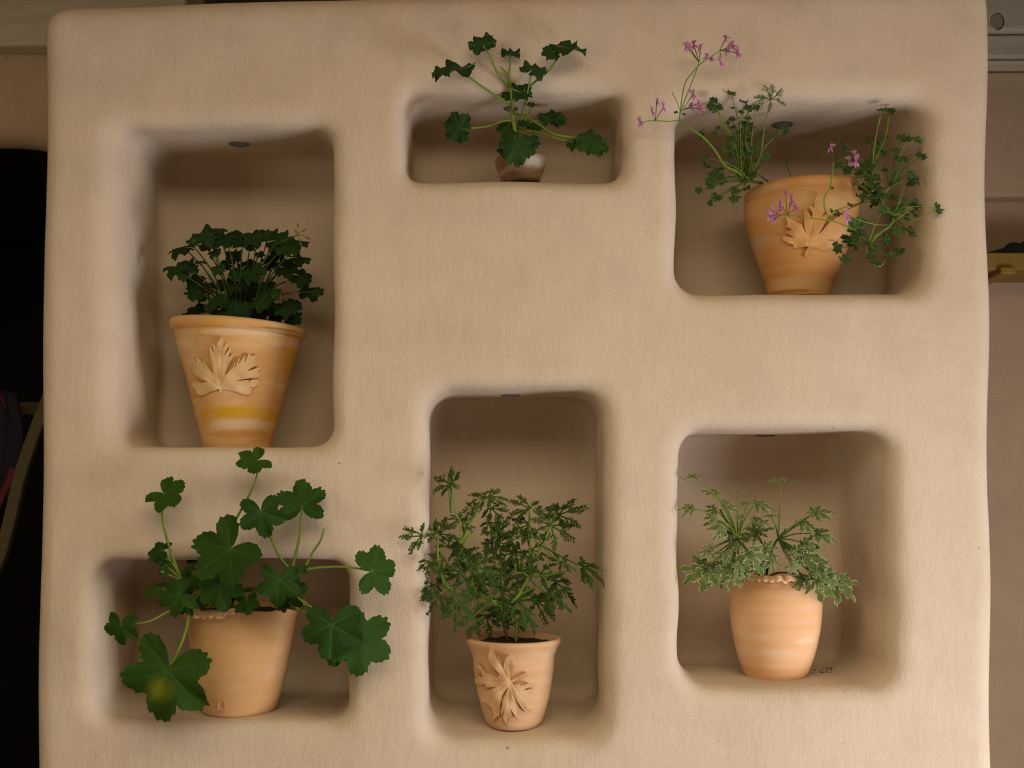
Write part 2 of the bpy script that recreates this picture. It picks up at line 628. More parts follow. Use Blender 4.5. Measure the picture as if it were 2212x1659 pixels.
M_FRAME = mat_wood('window frame wood', (0.40, 0.34, 0.25), (0.5, 0.44, 0.33))
bl, fr = wall_boxes(-4.3, 4.0, (WS[1], WS[3], WS[2], WS[4]))
struct(boxes('wall_left', [(-3.2, -3.08, b[0], b[1], b[2], b[3]) for b in bl], M_ROOM))
struct(boxes('window_2', [(-3.08, -3.04, b[0], b[1], b[2], b[3]) for b in fr[:4]], M_FRAME, bevel=0.004))
struct(boxes('wall_front', [(-3.08, 2.40, -4.32, -4.20, 0, 2.8)], M_ROOM))
bl, fr = wall_boxes(-4.3, 4.0, (WR[1], WR[3], WR[2], WR[4]))
struct(boxes('wall_right', [(2.40, 2.6, b[0], b[1], b[2], b[3]) for b in bl], M_ROOM))
struct(boxes('door_1', [(2.36, 2.40, b[0], b[1], b[2], b[3]) for b in fr[:4]], M_FRAME, bevel=0.004))


# wall beyond on the left with its rounded arch, and the dark hall behind it
def build_left_wall():
    h = 0.012
    xs = np.arange(-2.0, -0.80, h)
    ys = np.arange(0.52, 0.76, h)
    zs = np.arange(0.0, 3.22, h)
    X, Y, Z = xs[:, None, None], ys[None, :, None], zs[None, None, :]
    d = np.maximum(0.56 - Y, Y - 0.70) + 0 * X + 0 * Z + 0.003 * np.sin(X * 14 + Z * 9)
    c = at(-75, 303, 0.56)
    ax, az = 0.30, 0.10
    # flattened arch: rounded box opening
    cx, hw, r = c.x, 0.50, 0.40
    qx = np.abs(X - cx) - hw + r
    qz = (Z - c.z) + r
    ar = np.sqrt(np.maximum(qx, 0) ** 2 + np.maximum(qz, 0) ** 2) + np.minimum(np.maximum(qx, qz), 0) - r
    d = smax(d, -ar, 0.08)
    v, q = surface_net(d.astype(np.float32), np.array([xs[0], ys[0], zs[0]]), h)
    v = smooth_net(v, q, 2)
    return struct(link('wall_back_left', np_mesh('wall_back_left', v, q, M_WALL2)))


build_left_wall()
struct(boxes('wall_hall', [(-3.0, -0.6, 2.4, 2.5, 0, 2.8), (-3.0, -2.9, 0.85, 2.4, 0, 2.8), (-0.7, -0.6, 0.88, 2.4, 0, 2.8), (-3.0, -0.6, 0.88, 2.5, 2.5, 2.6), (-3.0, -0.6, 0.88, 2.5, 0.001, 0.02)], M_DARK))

# beams
def beam(name, x0, x1, y0, y1, z0, z1, label, bev=0.012, mat=None):
    o = boxes(name, [(x0, x1, y0, y1, z0, z1)], mat or M_WOOD_PALE, bevel=bev)
    tag(o, label, 'beam')
    return o


zb = at(0, 99, 0.50).z
beam('timber_beam', -2.1, -0.85, 0.50, 0.70, zb, zb + 0.22, 'pale weathered timber beam across the top left corner', 0.010)
z1, z2 = at(0, 66, 1.06).z, at(0, 122, 1.08).z
bm2 = thing('timber_beam', 'pale timber beam with a round knot at the top right corner', 'beam', (1.5, 0.95, z1))
boxes('beam_body', [(0.8, 2.38, 1.06, 1.20, z1, z1 + 0.20)], M_WOOD_PALE, bm2, bevel=0.012)
kc = at(2153, 47, 1.06)
V, Fc = [], []
M_KNOT = mat_wood('grey knot wood', (0.30, 0.26, 0.20), (0.36, 0.32, 0.27), (20, 20, 20))
M_CRACK = mat_plain('dark crack', (0.03, 0.025, 0.02), 0.9, 0.2)
n = 24
V = [(kc.x, 1.056, kc.z)] + [(kc.x + 0.020 * math.cos(6.283 * i / n), 1.0578, kc.z + 0.024 * math.sin(6.283 * i / n)) for i in range(n)]
Fc = [(0, 1 + (i + 1) % n, 1 + i) for i in range(n)]
kn = link('knot', new_mesh('knot', V, Fc, M_KNOT), bm2)
V, Fc = [], []
tube_vf([(kc.x + 0.022 * math.cos(a), 1.0585, kc.z + 0.026 * math.sin(a)) for a in [1.6 - 0.32 * i for i in range(11)]], 0.0006, 0.0016, V, Fc)
link('knot_crack', new_mesh('knot_crack', V, Fc, M_CRACK), kn)
bm3 = thing('timber_plate', 'lower pale timber wall plate under the knotted beam', 'beam', (1.5, 0.98, z2))
boxes('beam_body', [(0.8, 2.38, 1.08, 1.20, z2, z1 - 0.004)], M_WOOD_PALE, bm3, bevel=0.008)
z3 = at(0, 137, 1.10).z
boxes('fillet_board', [(0.8, 2.38, 1.10, 1.20, z3, z2 - 0.003)], M_WOOD_PALE, bm3, bevel=0.004)

# wall beyond on the right: upper face oversails the lower one
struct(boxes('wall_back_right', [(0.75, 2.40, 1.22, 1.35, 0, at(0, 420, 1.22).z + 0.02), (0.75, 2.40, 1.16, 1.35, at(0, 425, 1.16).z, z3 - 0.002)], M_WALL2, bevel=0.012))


# yellow shelf with a dark bundle, far right
M_MUST = mat_plain('mustard painted wood', (0.26, 0.155, 0.02), 0.6, 0.15, 12)
M_CLOTH = mat_plain('black cloth', (0.014, 0.015, 0.017), 0.9, 0.3, 20)
ys_ = 1.00
zs0, zs1 = at(0, 583, ys_).z, at(0, 545, ys_).z
sh = thing('wall_shelf', 'mustard yellow wooden wall shelf at the right edge', 'shelf', (1.7, 1.1, zs0))
boxes('shelf_board', [(at(2080, 0, ys_).x, 2.2, ys_, 1.22, zs0, zs1)], M_MUST, sh, bevel=0.006)
a = at(2162, 580, ys_ - 0.02)
b = at(2196, 592, ys_ - 0.02)
boxes('bracket', [(a.x, b.x, ys_ - 0.02, 1.2, b.z, a.z + 0.006)], M_MUST, sh, bevel=0.006)
V, Fc = [], []
# draped bundle: a heaped sheet with folds
nu, nv = 40, 14
for i in range(nu + 1):
    px = 2060 + 240 * i / nu
    hgt = 0.008 + 0.045 / (1 + math.exp(-(px - 2165) / 13.0))
    for j in range(nv + 1):
        tt = j / nv
        yy = 1.015 + 0.18 * tt
        z = zs1 + 0.002 + hgt * math.sin(math.pi * tt) ** 0.6 * (1 + 0.10 * math.sin(i * 0.9 + 6 * tt))
        V.append((at(px, 0, yy).x, yy, z))
for i in range(nu):
    for j in range(nv):
        q = i * (nv + 1) + j
        Fc.append((q, q + nv + 1, q + nv + 2, q + 1))
bo = link('cloth_bundle', new_mesh('cloth_bundle', V, Fc, M_CLOTH))
sm = bo.modifiers.new('solid', 'SOLIDIFY')
sm.thickness = 0.006
tag(bo, 'black folded cloth lying on the mustard shelf', 'cloth')

# things glimpsed in the dark hall at the left edge
M_OLIVE = mat_wood('olive bent wood', (0.10, 0.08, 0.036), (0.14, 0.11, 0.048))
M_PURPLE = mat_plain('dark purple cloth', (0.018, 0.013, 0.030), 0.85, 0.4, 14)
M_RED = mat_plain('crimson cloth', (0.16, 0.010, 0.028), 0.8, 0.2, 14)


def ribbon(name, pts, wid, th, mat, parent=None):
    P = catmull([at(*p) for p in pts], 8)
    V, Fc = [], []
    for i, p in enumerate(P):
        t = (P[min(i + 1, len(P) - 1)] - P[max(i - 1, 0)]).normalized()
        u = Vector((t.z, 0, -t.x)).normalized()
        for su, sy in ((-1, -1), (1, -1), (1, 1), (-1, 1)):
            V.append(p + u * wid * su / 2 + Vector((0, th * sy / 2, 0)))
    for i in range(len(P) - 1):
        for k in range(4):
            a, b = i * 4 + k, i * 4 + (k + 1) % 4
            Fc.append((a, b, b + 4, a + 4))
    Fc += [(3, 2, 1, 0), tuple(len(V) - 4 + k for k in range(4))]
    o = link(name, new_mesh(name, V, Fc, mat, False), parent)
    bv = o.modifiers.new('bevel', 'BEVEL')
    bv.width = 0.006
    bv.segments = 2
    return o


Yr = 0.95
rk = thing('wooden_rack', 'olive bent-wood rack leaning in the dark hall at the left edge', 'rack', at(30, 1500, Yr))
ribbon('bent_rail', [(110, 850, Yr), (75, 940, Yr), (45, 1030, Yr), (24, 1120, Yr), (2, 1200, Yr), (-30, 1262, Yr), (-80, 1330, Yr), (-120, 1500, Yr), (-130, 1900, Yr)], 0.038, 0.03, M_OLIVE, rk)
ribbon('cross_bar', [(-60, 884, Yr + 0.32), (40, 883, Yr + 0.32), (150, 882, Yr + 0.32)], 0.045, 0.02, M_OLIVE, rk)


def drape(name, cx, cy, w, hgt, Y, mat, parent=None, seed=0):
    """a hanging garment: closed folded sack of cloth"""
    V, Fc = [], []
    nu, nv = 28, 16
    for j in range(nv + 1):
        t = j / nv
        ww = w * (0.45 + 0.55 * math.sin(math.pi * min(1, 0.15 + t * 0.8)))
        c = at(cx, cy - hgt / 2 + hgt * t, Y)
        for i in range(nu):
            a = 6.283 * i / nu
            r = sz(ww / 2, Y) * (1 + 0.16 * math.sin(5 * a + seed + t * 2))
            V.append((c.x + r * math.cos(a), Y + 0.35 * r * math.sin(a), c.z))
    for j in range(nv):
        for i in range(nu):
            a, b = j * nu + i, j * nu + (i + 1) % nu
            Fc.append((a, b, b + nu, a + nu))
    Fc += [tuple(range(nu))[::-1], tuple(nv * nu + i for i in range(nu))]
    return link(name, new_mesh(name, V, Fc, mat), parent)


gm = thing('hanging_garment', 'dark purple garment with crimson trim hanging in the dark hall', 'garment', at(-20, 1080, 1.09))
drape('garment_body', -10, 960, 110, 230, 1.09, M_PURPLE, gm, 1.0)
ribbon('trim_band', [(28, 1010, 1.02), (20, 1040, 1.02), (5, 1070, 1.02), (-12, 1110, 1.02)], 0.022, 0.012, M_RED, gm)
ribbon('collar_band', [(-20, 840, 1.02), (2, 858, 1.02), (12, 880, 1.02)], 0.008, 0.008, M_RED, gm)

# unlit recessed lamps in the niche ceilings
LAMPS = [('ul', 517, 310, 0.020, 'recessed lamp in the ceiling of the tall upper left niche'),
         ('uc', 1104, 234, 0.013, 'recessed lamp in the ceiling of the low top centre niche, behind stems'),
         ('ur', 1690, 269, 0.021, 'recessed lamp in the ceiling of the flowering upper right niche'),
         ('cb', 1103, 853, 0.018, 'recessed lamp in the ceiling of the bottom centre niche'),
         ('lr', 1648, 942, 0.020, 'recessed lamp in the ceiling of the lower right niche')]
for key, px, py, r, lab in LAMPS:
    p, nrm, *_ = hit_px(px, py)
    best = None
    # settle on the niche ceiling just above that sight line
    nd = NICHES[key]
    Y0 = min(max(p.y, 0.07), nd['d'] - 0.06)
    p2, n2, *_ = BVH.ray_cast(Vector((p.x, Y0, p.z - 0.06)), Vector((0, 0, 1)))
    if p2 is not None:
        p, nrm = p2, n2
    if nrm.z > 0:
        nrm = -nrm
    nrm = (nrm + Vector((0, 0, -1.5))).normalized()
    t = thing('recessed_lamp', lab, 'lamp', p, 'recessed niche lamps')
    rot = nrm.to_track_quat('Z', 'Y').to_matrix().to_4x4()
    V, Fc = [], []
    n, m = 28, 8
    for i in range(n):
        a = 6.283 * i / n
        for j in range(m):
            b = 6.283 * j / m
            rr = r + 0.0035 * math.cos(b)
            V.append(Matrix.Translation(p) @ rot @ Vector((rr * math.cos(a), rr * math.sin(a), 0.0035 * math.sin(b))))
    for i in range(n):
        for j in range(m):
            a, b = i * m + j, i * m + (j + 1) % m
            c, d = ((i + 1) % n) * m + (j + 1) % m, ((i + 1) % n) * m + j
            Fc.append((a, b, c, d))
    link('lamp_ring', new_mesh('lamp_ring', V, Fc, M_METAL), t)
    V = [Matrix.Translation(p) @ rot @ Vector((r * 0.98 * math.cos(6.283 * i / n), r * 0.98 * math.sin(6.283 * i / n), 0.0012)) for i in range(n)]
    V.append(Matrix.Translation(p) @ rot @ Vector((0, 0, 0.0025)))
    Fc = [(i, (i + 1) % n, n) for i in range(n)]
    link('lamp_lens', new_mesh('lamp_lens', V, Fc, M_GLASS), t)


# ------------------------------------------------------------------ pots
class Pot:
    """thrown pot: profile in photograph pixels at the pot's own depth -> lathe with handmade unevenness"""

    def __init__(self, parent, cx, Y, prof, mat, inner, soil_py, shear=0.0, lean=0.0, wave=None, seed=1):
        self.cx, self.Y = cx, Y
        self.c = at(cx, 0, Y).x
        self.mat = mat
        zs = [at(0, p, Y).z for p, _ in prof]
        rs = [sz(r, Y) for _, r in prof]
        base = floor_z(self.c, Y, zs[0] + 0.03) - 0.001
        zs[0] = base
        if zs[1] <= base:
            zs[1] = base + 0.004
        self.zs, self.rs, self.base = zs, rs, base
        self.shear, self.lean, self.wave = shear, lean, wave
        self.H = zs[-1] - base
        rng = random.Random(seed)
        ph = [rng.uniform(0, 6.28) for _ in range(4)]
        self.ph = ph
        # smooth profile
        pts = [(r, z) for r, z in zip(rs, zs)]
        P = catmull([Vector((r, 0, z)) for r, z in pts], 5)
        out = [(0.0, base), (rs[0] * 0.93, base)] + [(max(p.x, 0.001), max(p.z, base)) for p in P]
        inn = [(sz(r, Y), at(0, p, Y).z) for p, r in inner]
        prof3 = out + inn
        n = 72
        V, Fc = [], []
        for r, z in prof3:
            for k in range(n):
                a = 2 * math.pi * k / n
                V.append(self.pt(a, r, z))
        m = len(prof3)
        for i in range(m - 1):
            for k in range(n):
                a, b = i * n + k, i * n + (k + 1) % n
                Fc.append((a, b, b + n, a + n))
        Fc.append(tuple((m - 1) * n + k for k in range(n)))
        self.o = link('pot', new_mesh('pot', V, Fc, mat), parent)
        # soil: rough heaped disc
        sr = inn[-1][0] * 0.995
        szl = at(0, soil_py, Y).z
        V, Fc = [Vector((self.c, Y, szl + 0.004))], []
        R_ = 12
        for i in range(1, R_ + 1):
            for k in range(40):
                a = 2 * math.pi * k / 40
                V.append(Vector((self.c + sr * i / R_ * math.cos(a), Y + sr * i / R_ * math.sin(a), szl + (rng.uniform(-0.003, 0.004) if i < R_ else -0.002) + self.sh(sr * i / R_ * math.cos(a), szl))))
        for k in range(40):
            Fc.append((0, 1 + k, 1 + (k + 1) % 40))
        for i in range(R_ - 1):
            for k in range(40):
                a, b = 1 + i * 40 + k, 1 + i * 40 + (k + 1) % 40
                Fc.append((a, a + 40, b + 40, b))
        link('soil', new_mesh('soil', V, Fc, M_SOIL, False), parent)
        self.soil_z = szl

    def sh(self, x, z):
        t = max(0.0, (z - self.base) / self.H)
        return self.shear * x * t * t

    def pt(self, a, r, z):
        t = max(0.0, (z - self.base) / self.H)
        x, y = r * math.cos(a), r * math.sin(a)
        wob = 1 + 0.010 * math.sin(2 * a + self.ph[0]) * t + 0.005 * math.sin(3 * a + self.ph[1] + 5 * t)
        zz = z
        if self.wave and t > 0.86:
            k = (t - 0.86) / 0.14
            amp, fr = self.wave
            w = sum(math.sin(f * a + p) for f, p in fr)
            zz += amp * w * k
            wob += 0.030 * math.sin(fr[0][0] * a + fr[0][1] + 1.2) * k * k
        return Vector((self.c + self.lean * t + x * wob, self.Y + y * wob, zz + self.sh(x, z)))

    def rad(self, z):
        zs, rs = self.zs, self.rs
        for i in range(len(zs) - 1):
            if zs[i] <= z <= zs[i + 1] and zs[i + 1] > zs[i]:
                return rs[i] + (rs[i + 1] - rs[i]) * (z - zs[i]) / (zs[i + 1] - zs[i])
        return rs[-1] if z > zs[-1] else rs[0]

    def surf(self, px, py, lift=0.0):
        """front surface point seen at a pixel, lifted along the outward normal"""
        Ys = self.Y - 0.8 * sz(60)
        for _ in range(10):
            p = at(px, py, Ys)
            t = max(0.0, (p.z - self.base) / self.H)
            x = p.x - self.c - self.lean * t
            r = self.rad(p.z - self.sh(x, p.z)) + lift
            Ys = self.Y - math.sqrt(max(r * r - x * x, (0.12 * r) ** 2))
        return at(px, py, Ys)


def relief(pot, outline, ox, oy, s, joint, tips, mat, thick=0.006, name='relief_leaf', label=None):
    """pressed clay leaf: outline in crop pixels, draped on the pot, with engraved veins"""
    P = [(ox + x / s, oy + y / s) for x, y in outline]
    J = (ox + joint[0] / s, oy + joint[1] / s)
    T = [(ox + x / s, oy + y / s) for x, y in tips]
    n = len(P)
    xs, ys = [p[0] for p in P], [p[1] for p in P]
    pts = list(P)
    st = 3.0
    y = min(ys)
    row = 0
    while y < max(ys):
        x = min(xs) + (st / 2 if row % 2 else 0)
        while x < max(xs):
            c = False
            j = n - 1
            for i in range(n):
                if (P[i][1] > y) != (P[j][1] > y) and x < (P[j][0] - P[i][0]) * (y - P[i][1]) / (P[j][1] - P[i][1]) + P[i][0]:
                    c = not c
                j = i
            if c and min((x - p[0]) ** 2 + (y - p[1]) ** 2 for p in P) > 2.2:
                pts.append((x, y))
            x += st
        y += st * 0.87
        row += 1
    res = delaunay_2d_cdt([Vector(p) for p in pts], [(i, (i + 1) % n) for i in range(n)], [], 2, 1e-4)
    v2, e2, f2 = res[0], res[1], res[2]
    segs = [(J, t) for t in T]

    def dseg(p, a, b):
        ax, ay = b[0] - a[0], b[1] - a[1]
        l2 = ax * ax + ay * ay
        u = max(0, min(1, ((p[0] - a[0]) * ax + (p[1] - a[1]) * ay) / l2))
        return math.hypot(p[0] - a[0] - u * ax, p[1] - a[1] - u * ay), u

    V, Fc = [], []
    rng = random.Random(5)
    for p in v2:
        g = 0
        for a, b in segs:
            d, u = dseg(p, a, b)
            g = max(g, math.exp(-(d / 1.5) ** 2) * (1 - 0.6 * u))
        dj = math.hypot(p[0] - J[0], p[1] - J[1])
        lift = thick * (0.62 + 0.38 * min(1, dj / 60.0) + 0.25 * math.sin(p[0] * 0.13 + 1) * math.sin(p[1] * 0.11)) - 0.0022 * g
        V.append(pot.surf(p[0], p[1], lift))
    for f in f2:
        f = list(f)
        a, b, c = (v2[i] for i in f[:3])
        if (b[0] - a[0]) * (c[1] - a[1]) - (b[1] - a[1]) * (c[0] - a[0]) > 0:
            f.reverse()
        Fc.append(tuple(f))
    cnt = {}
    for f in Fc:
        for i in range(len(f)):
            cnt[(f[i], f[(i + 1) % len(f)])] = 1
    bd = [e for e in cnt if (e[1], e[0]) not in cnt]
    low = {}
    for a, b in bd:
        for i in (a, b):
            if i not in low:
                low[i] = len(V)
                V.append(pot.surf(v2[i][0], v2[i][1], -0.002))
    for a, b in bd:
        Fc.append((b, a, low[a], low[b]))
    o = link(name, new_mesh(name, V, Fc, mat), pot.o)
    o.data.set_sharp_from_angle(angle=math.radians(40))
    if label:
        o['label'] = label
    return o


def daub(px, py, Y, wpx, hpx, col, amt=0.8):
    p = at(px, py, Y)
    return ((p.x, p.y, p.z), (sz(wpx, Y), 0.30, sz(hpx, Y)), col, amt)


OCH, PAL, RUS = (0.58, 0.31, 0.012), (0.72, 0.52, 0.33), (0.56, 0.26, 0.08)
TC_UL = mat_terracotta('terracotta with ochre stain', (0.66, 0.395, 0.165), (0.72, 0.50, 0.29), (0.57, 0.29, 0.10), bands=[
    daub(500, 888, 0.05, 75, 16, OCH, 0.95), daub(585, 905, 0.08, 30, 25, OCH, 0.7), daub(440, 905, 0.08, 16, 25, OCH, 0.7), daub(505, 915, 0.05, 75, 13, PAL, 0.8), daub(505, 936, 0.05, 80, 9, RUS, 0.7),
    daub(625, 790, 0.12, 14, 55, OCH, 0.8), daub(520, 718, 0.05, 110, 9, PAL, 0.7), daub(600, 735, 0.06, 45, 10, PAL, 0.5), daub(460, 700, 0.03, 60, 10, OCH, 0.45), daub(410, 760, 0.08, 20, 60, PAL, 0.4), daub(590, 705, 0.03, 50, 3, (0.16, 0.09, 0.04), 0.6)])
TC_LEAF1 = mat_terracotta('pale pressed clay', (0.70, 0.47, 0.25), (0.74, 0.54, 0.33), (0.60, 0.36, 0.15))
TC_UR = mat_terracotta('orange terracotta', (0.60, 0.31, 0.11), (0.58, 0.38, 0.19), (0.53, 0.25, 0.08), bands=[
    daub(1722, 606, 0.08, 90, 13, (0.60, 0.40, 0.21), 0.6), daub(1655, 508, 0.06, 22, 14, (0.48, 0.37, 0.25), 0.6), daub(1643, 530, 0.06, 7, 16, (0.13, 0.09, 0.035), 0.9), daub(1746, 432, 0.05, 22, 20, (0.62, 0.42, 0.20), 0.6),
    daub(1800, 440, 0.05, 26, 22, (0.62, 0.42, 0.20), 0.6), daub(1660, 398, 0.05, 40, 9, (0.58, 0.42, 0.26), 0.6), daub(1690, 626, 0.09, 70, 5, (0.20, 0.11, 0.04), 0.7)])
TC_UR2 = mat_terracotta('pressed orange clay', (0.63, 0.35, 0.14), (0.66, 0.42, 0.20), (0.57, 0.29, 0.10))
TC_LL = mat_terracotta('smooth ochre terracotta', (0.60, 0.345, 0.155), (0.62, 0.40, 0.22), (0.56, 0.31, 0.13), stretch=40)
TC_CB = mat_terracotta('pinkish terracotta', (0.63, 0.39, 0.22), (0.67, 0.46, 0.30), (0.58, 0.34, 0.17), stretch=34)
TC_LR = mat_terracotta('rosy terracotta', (0.74, 0.45, 0.25), (0.75, 0.51, 0.33), (0.70, 0.39, 0.19), stretch=30, bands=[daub(1660, 1412, 0.05, 90, 10, (0.74, 0.56, 0.40), 0.45), daub(1740, 1385, 0.06, 26, 9, (0.76, 0.58, 0.43), 0.5), daub(1665, 1452, 0.06, 80, 8, (0.62, 0.33, 0.13), 0.5), daub(1690, 1268, 0.05, 90, 8, (0.60, 0.30, 0.12), 0.6)])

# --- plant things (Empties at the pot base)
def plant(px, py, Y, label):
    return thing('potted_geranium', label, 'potted plant', at(px, py, Y), 'potted geraniums in the wall niches')


P_UL = plant(514, 969, 0.17, 'dense dark crinkled-leaf geranium in a wide ochre-stained terracotta pot, tall upper left niche')
pot_ul = Pot(P_UL, 512, 0.17, [(972, 71), (945, 76), (905, 87), (865, 97), (825, 106), (785, 118), (752, 127), (734, 132), (727, 134), (722, 140), (713, 143), (706, 142), (702, 138)], TC_UL,
             [(702, 130), (712, 126), (722, 124)], 716, shear=-0.062, lean=0.004, seed=2)
O_UL = [(640, 935), (560, 960), (470, 1000), (425, 1010), (385, 985), (375, 945), (345, 925), (330, 880), (345, 850), (400, 850), (440, 865), (515, 855), (440, 832), (390, 800), (330, 745), (310, 700), (320, 660), (350, 590), (365, 600), (385, 645), (377, 590), (400, 580), (440, 620), (455, 655), (452, 610), (490, 640), (530, 715), (580, 770), (560, 700), (545, 600), (540, 540), (535, 480), (545, 465), (585, 545), (567, 450), (577, 430), (615, 470), (610, 430), (640, 390), (665, 350), (690, 390), (692, 430), (687, 468), (715, 425), (735, 470), (692, 560), (760, 480), (772, 500), (740, 580), (795, 545), (790, 590), (750, 660), (705, 785), (765, 722), (796, 690), (812, 630), (825, 640), (807, 706), (868, 580), (877, 600), (850, 658), (942, 550), (920, 645), (970, 540), (1010, 570), (1058, 550), (1040, 600), (1045, 650), (1050, 670), (950, 737), (1090, 692), (1108, 712), (1060, 740), (1098, 770), (1085, 800), (990, 813), (820, 845), (980, 832), (955, 866), (1008, 828), (1070, 835), (1078, 880), (1030, 915), (975, 920), (1035, 932), (990, 945), (1000, 970), (970, 1000), (900, 990), (840, 965), (760, 950), (675, 935), (663, 978), (645, 975)]
relief(pot_ul, O_UL, 350, 660, 5.185, (650, 920), [(350, 950), (340, 680), (665, 370), (1040, 600), (1060, 900), (580, 480), (760, 520)], TC_LEAF1, 0.008, label='pale pressed clay leaf on the pot')

P_UR = plant(1727, 660, 0.17, 'straggling small-leaved geranium with pink flowers in an orange terracotta pot, upper right niche')
pot_ur = Pot(P_UR, 1726, 0.17, [(662, 63), (625, 69), (596, 79), (565, 91), (535, 101), (503, 111), (475, 118), (452, 121), (436, 120), (428, 118), (420, 121), (413, 120), (409, 116)], TC_UR,
             [(409, 109), (420, 106), (432, 104)], 424, shear=0.04, lean=0.007, seed=4)
O_UR = [(935, 1165), (950, 1100), (985, 1022), (920, 1025), (830, 1050), (790, 1030), (795, 1000), (730, 980), (660, 940), (650, 900), (700, 893), (800, 908), (715, 860), (705, 835), (775, 802), (700, 770), (720, 720), (690, 640), (750, 665), (820, 700), (900, 740), (960, 862), (935, 760), (925, 640), (935, 545), (985, 580), (1030, 662), (1040, 600), (1000, 530), (1010, 490), (1062, 527), (1060, 440), (1105, 340), (1140, 440), (1158, 522), (1200, 560), (1160, 652), (1230, 580), (1260, 600), (1200, 720), (1115, 877), (1200, 780), (1270, 700), (1320, 670), (1370, 640), (1420, 690), (1400, 760), (1440, 800), (1470, 850), (1430, 900), (1320, 932), (1222, 937), (1318, 950), (1300, 1030), (1250, 1050), (1170, 1065), (1100, 1040), (1020, 1032), (1000, 1060), (985, 1110), (960, 1147)]
relief(pot_ur, O_UR, 1580, 360, 5.927, (985, 1020), [(680, 920), (720, 680), (940, 570), (1105, 360), (1380, 680), (1270, 1020), (950, 1140)], TC_UR2, 0.011, label='pressed clay maple leaf on the pot')

P_UC = plant(1124, 416, 0.10, 'upright crinkle-leaved cutting in a small whitewashed mossy pot, low top centre niche')
_zuc = at(0, 391, 0).z
TC_UC = mat_terracotta('weathered limewashed clay', (0.52, 0.44, 0.33), (0.66, 0.60, 0.50), (0.30, 0.14, 0.06), (0.24, 0.10, 0.035), 0.56, (_zuc + 0.022, 0.016, (0.030, 0.028, 0.014)), stretch=5, bands=[daub(1085, 345, 0.06, 16, 22, (0.20, 0.09, 0.04), 0.85), daub(1100, 378, 0.06, 26, 8, (0.24, 0.10, 0.035), 0.8), daub(1150, 350, 0.06, 26, 14, (0.68, 0.63, 0.54), 0.8)])
pot_uc = Pot(P_UC, 1124, 0.10, [(418, 33), (400, 40), (384, 45), (366, 51), (353, 55), (345, 55), (339, 50), (337, 45)], TC_UC, [(337, 39), (345, 37), (350, 36)], 346, seed=5)

P_LL = plant(517, 1537, 0.11, 'large soft-leaved green geranium in a scalloped plain terracotta pot, wide lower left niche')
pot_ll = Pot(P_LL, 517, 0.11, [(1540, 70), (1532, 77), (1515, 83), (1490, 90), (1440, 100), (1390, 108), (1350, 115), (1330, 119), (1318, 123), (1309, 127), (1307, 126)], TC_LL,
             [(1307, 121), (1316, 116), (1328, 112)], 1322, lean=0.009, wave=(0.0022, [(7, 0.5), (11, 2.0), (4, 1.0)]), seed=6)

P_CB = plant(1109, 1592, 0.11, 'feathery fern-leaved geranium in a flared terracotta pot with clay leaf, bottom centre niche')
pot_cb = Pot(P_CB, 1110, 0.11, [(1592, 51), (1580, 55), (1551, 63), (1517, 73), (1490, 79), (1445, 86), (1418, 88), (1402, 93), (1390, 99), (1382, 102), (1376, 100)], TC_CB,
             [(1376, 92), (1382, 88), (1394, 86)], 1388, seed=7)
O_CB = [(668, 775), (658, 700), (700, 640), (720, 590), (700, 540), (680, 490), (650, 440), (615, 480), (590, 530), (582, 615), (545, 530), (520, 460), (470, 410), (410, 300), (388, 330), (392, 400), (385, 490), (405, 550), (440, 600), (530, 690), (500, 735), (430, 690), (350, 670), (300, 600), (240, 545), (240, 590), (290, 650), (312, 742), (238, 690), (260, 745), (205, 740), (210, 800), (280, 830), (350, 820), (340, 862), (480, 850), (390, 900), (300, 970), (290, 1040), (350, 1060), (430, 1120), (455, 1200), (440, 1290), (490, 1232), (525, 1220), (530, 1120), (560, 965), (640, 857), (600, 965), (558, 1025), (562, 1080), (532, 1170), (555, 1220), (588, 1150), (572, 1232), (600, 1310), (630, 1355), (650, 1260), (690, 1210), (665, 1130), (735, 1240), (770, 1255), (770, 1170), (798, 1150), (740, 1040), (697, 937), (760, 1050), (820, 1130), (860, 1170), (850, 1102), (882, 1130), (945, 1140), (950, 1090), (960, 1020), (892, 952), (970, 882), (910, 878), (822, 902), (965, 825), (885, 806), (792, 838), (886, 790), (720, 828), (690, 803), (888, 680), (880, 665)]
relief(pot_cb, O_CB, 990, 1340, 5.925, (665, 785), [(400, 330), (650, 460), (220, 770), (300, 1020), (450, 1250), (630, 1330), (770, 1230), (930, 1110), (940, 850)], TC_CB, 0.0105, label='deeply cut clay leaf on the pot')

P_LR = plant(1677, 1465, 0.14, 'cream-edged variegated geranium in a rosy urn-shaped terracotta pot, lower right niche')
pot_lr = Pot(P_LR, 1675, 0.14, [(1470, 62), (1462, 65), (1440, 73), (1405, 84), (1360, 93), (1320, 97), (1295, 97), (1275, 91), (1262, 83), (1252, 77), (1246, 76)], TC_LR,
             [(1246, 71), (1254, 68), (1264, 67)], 1258, wave=(0.0016, [(5, 0.2), (9, 1.0)]), seed=8)


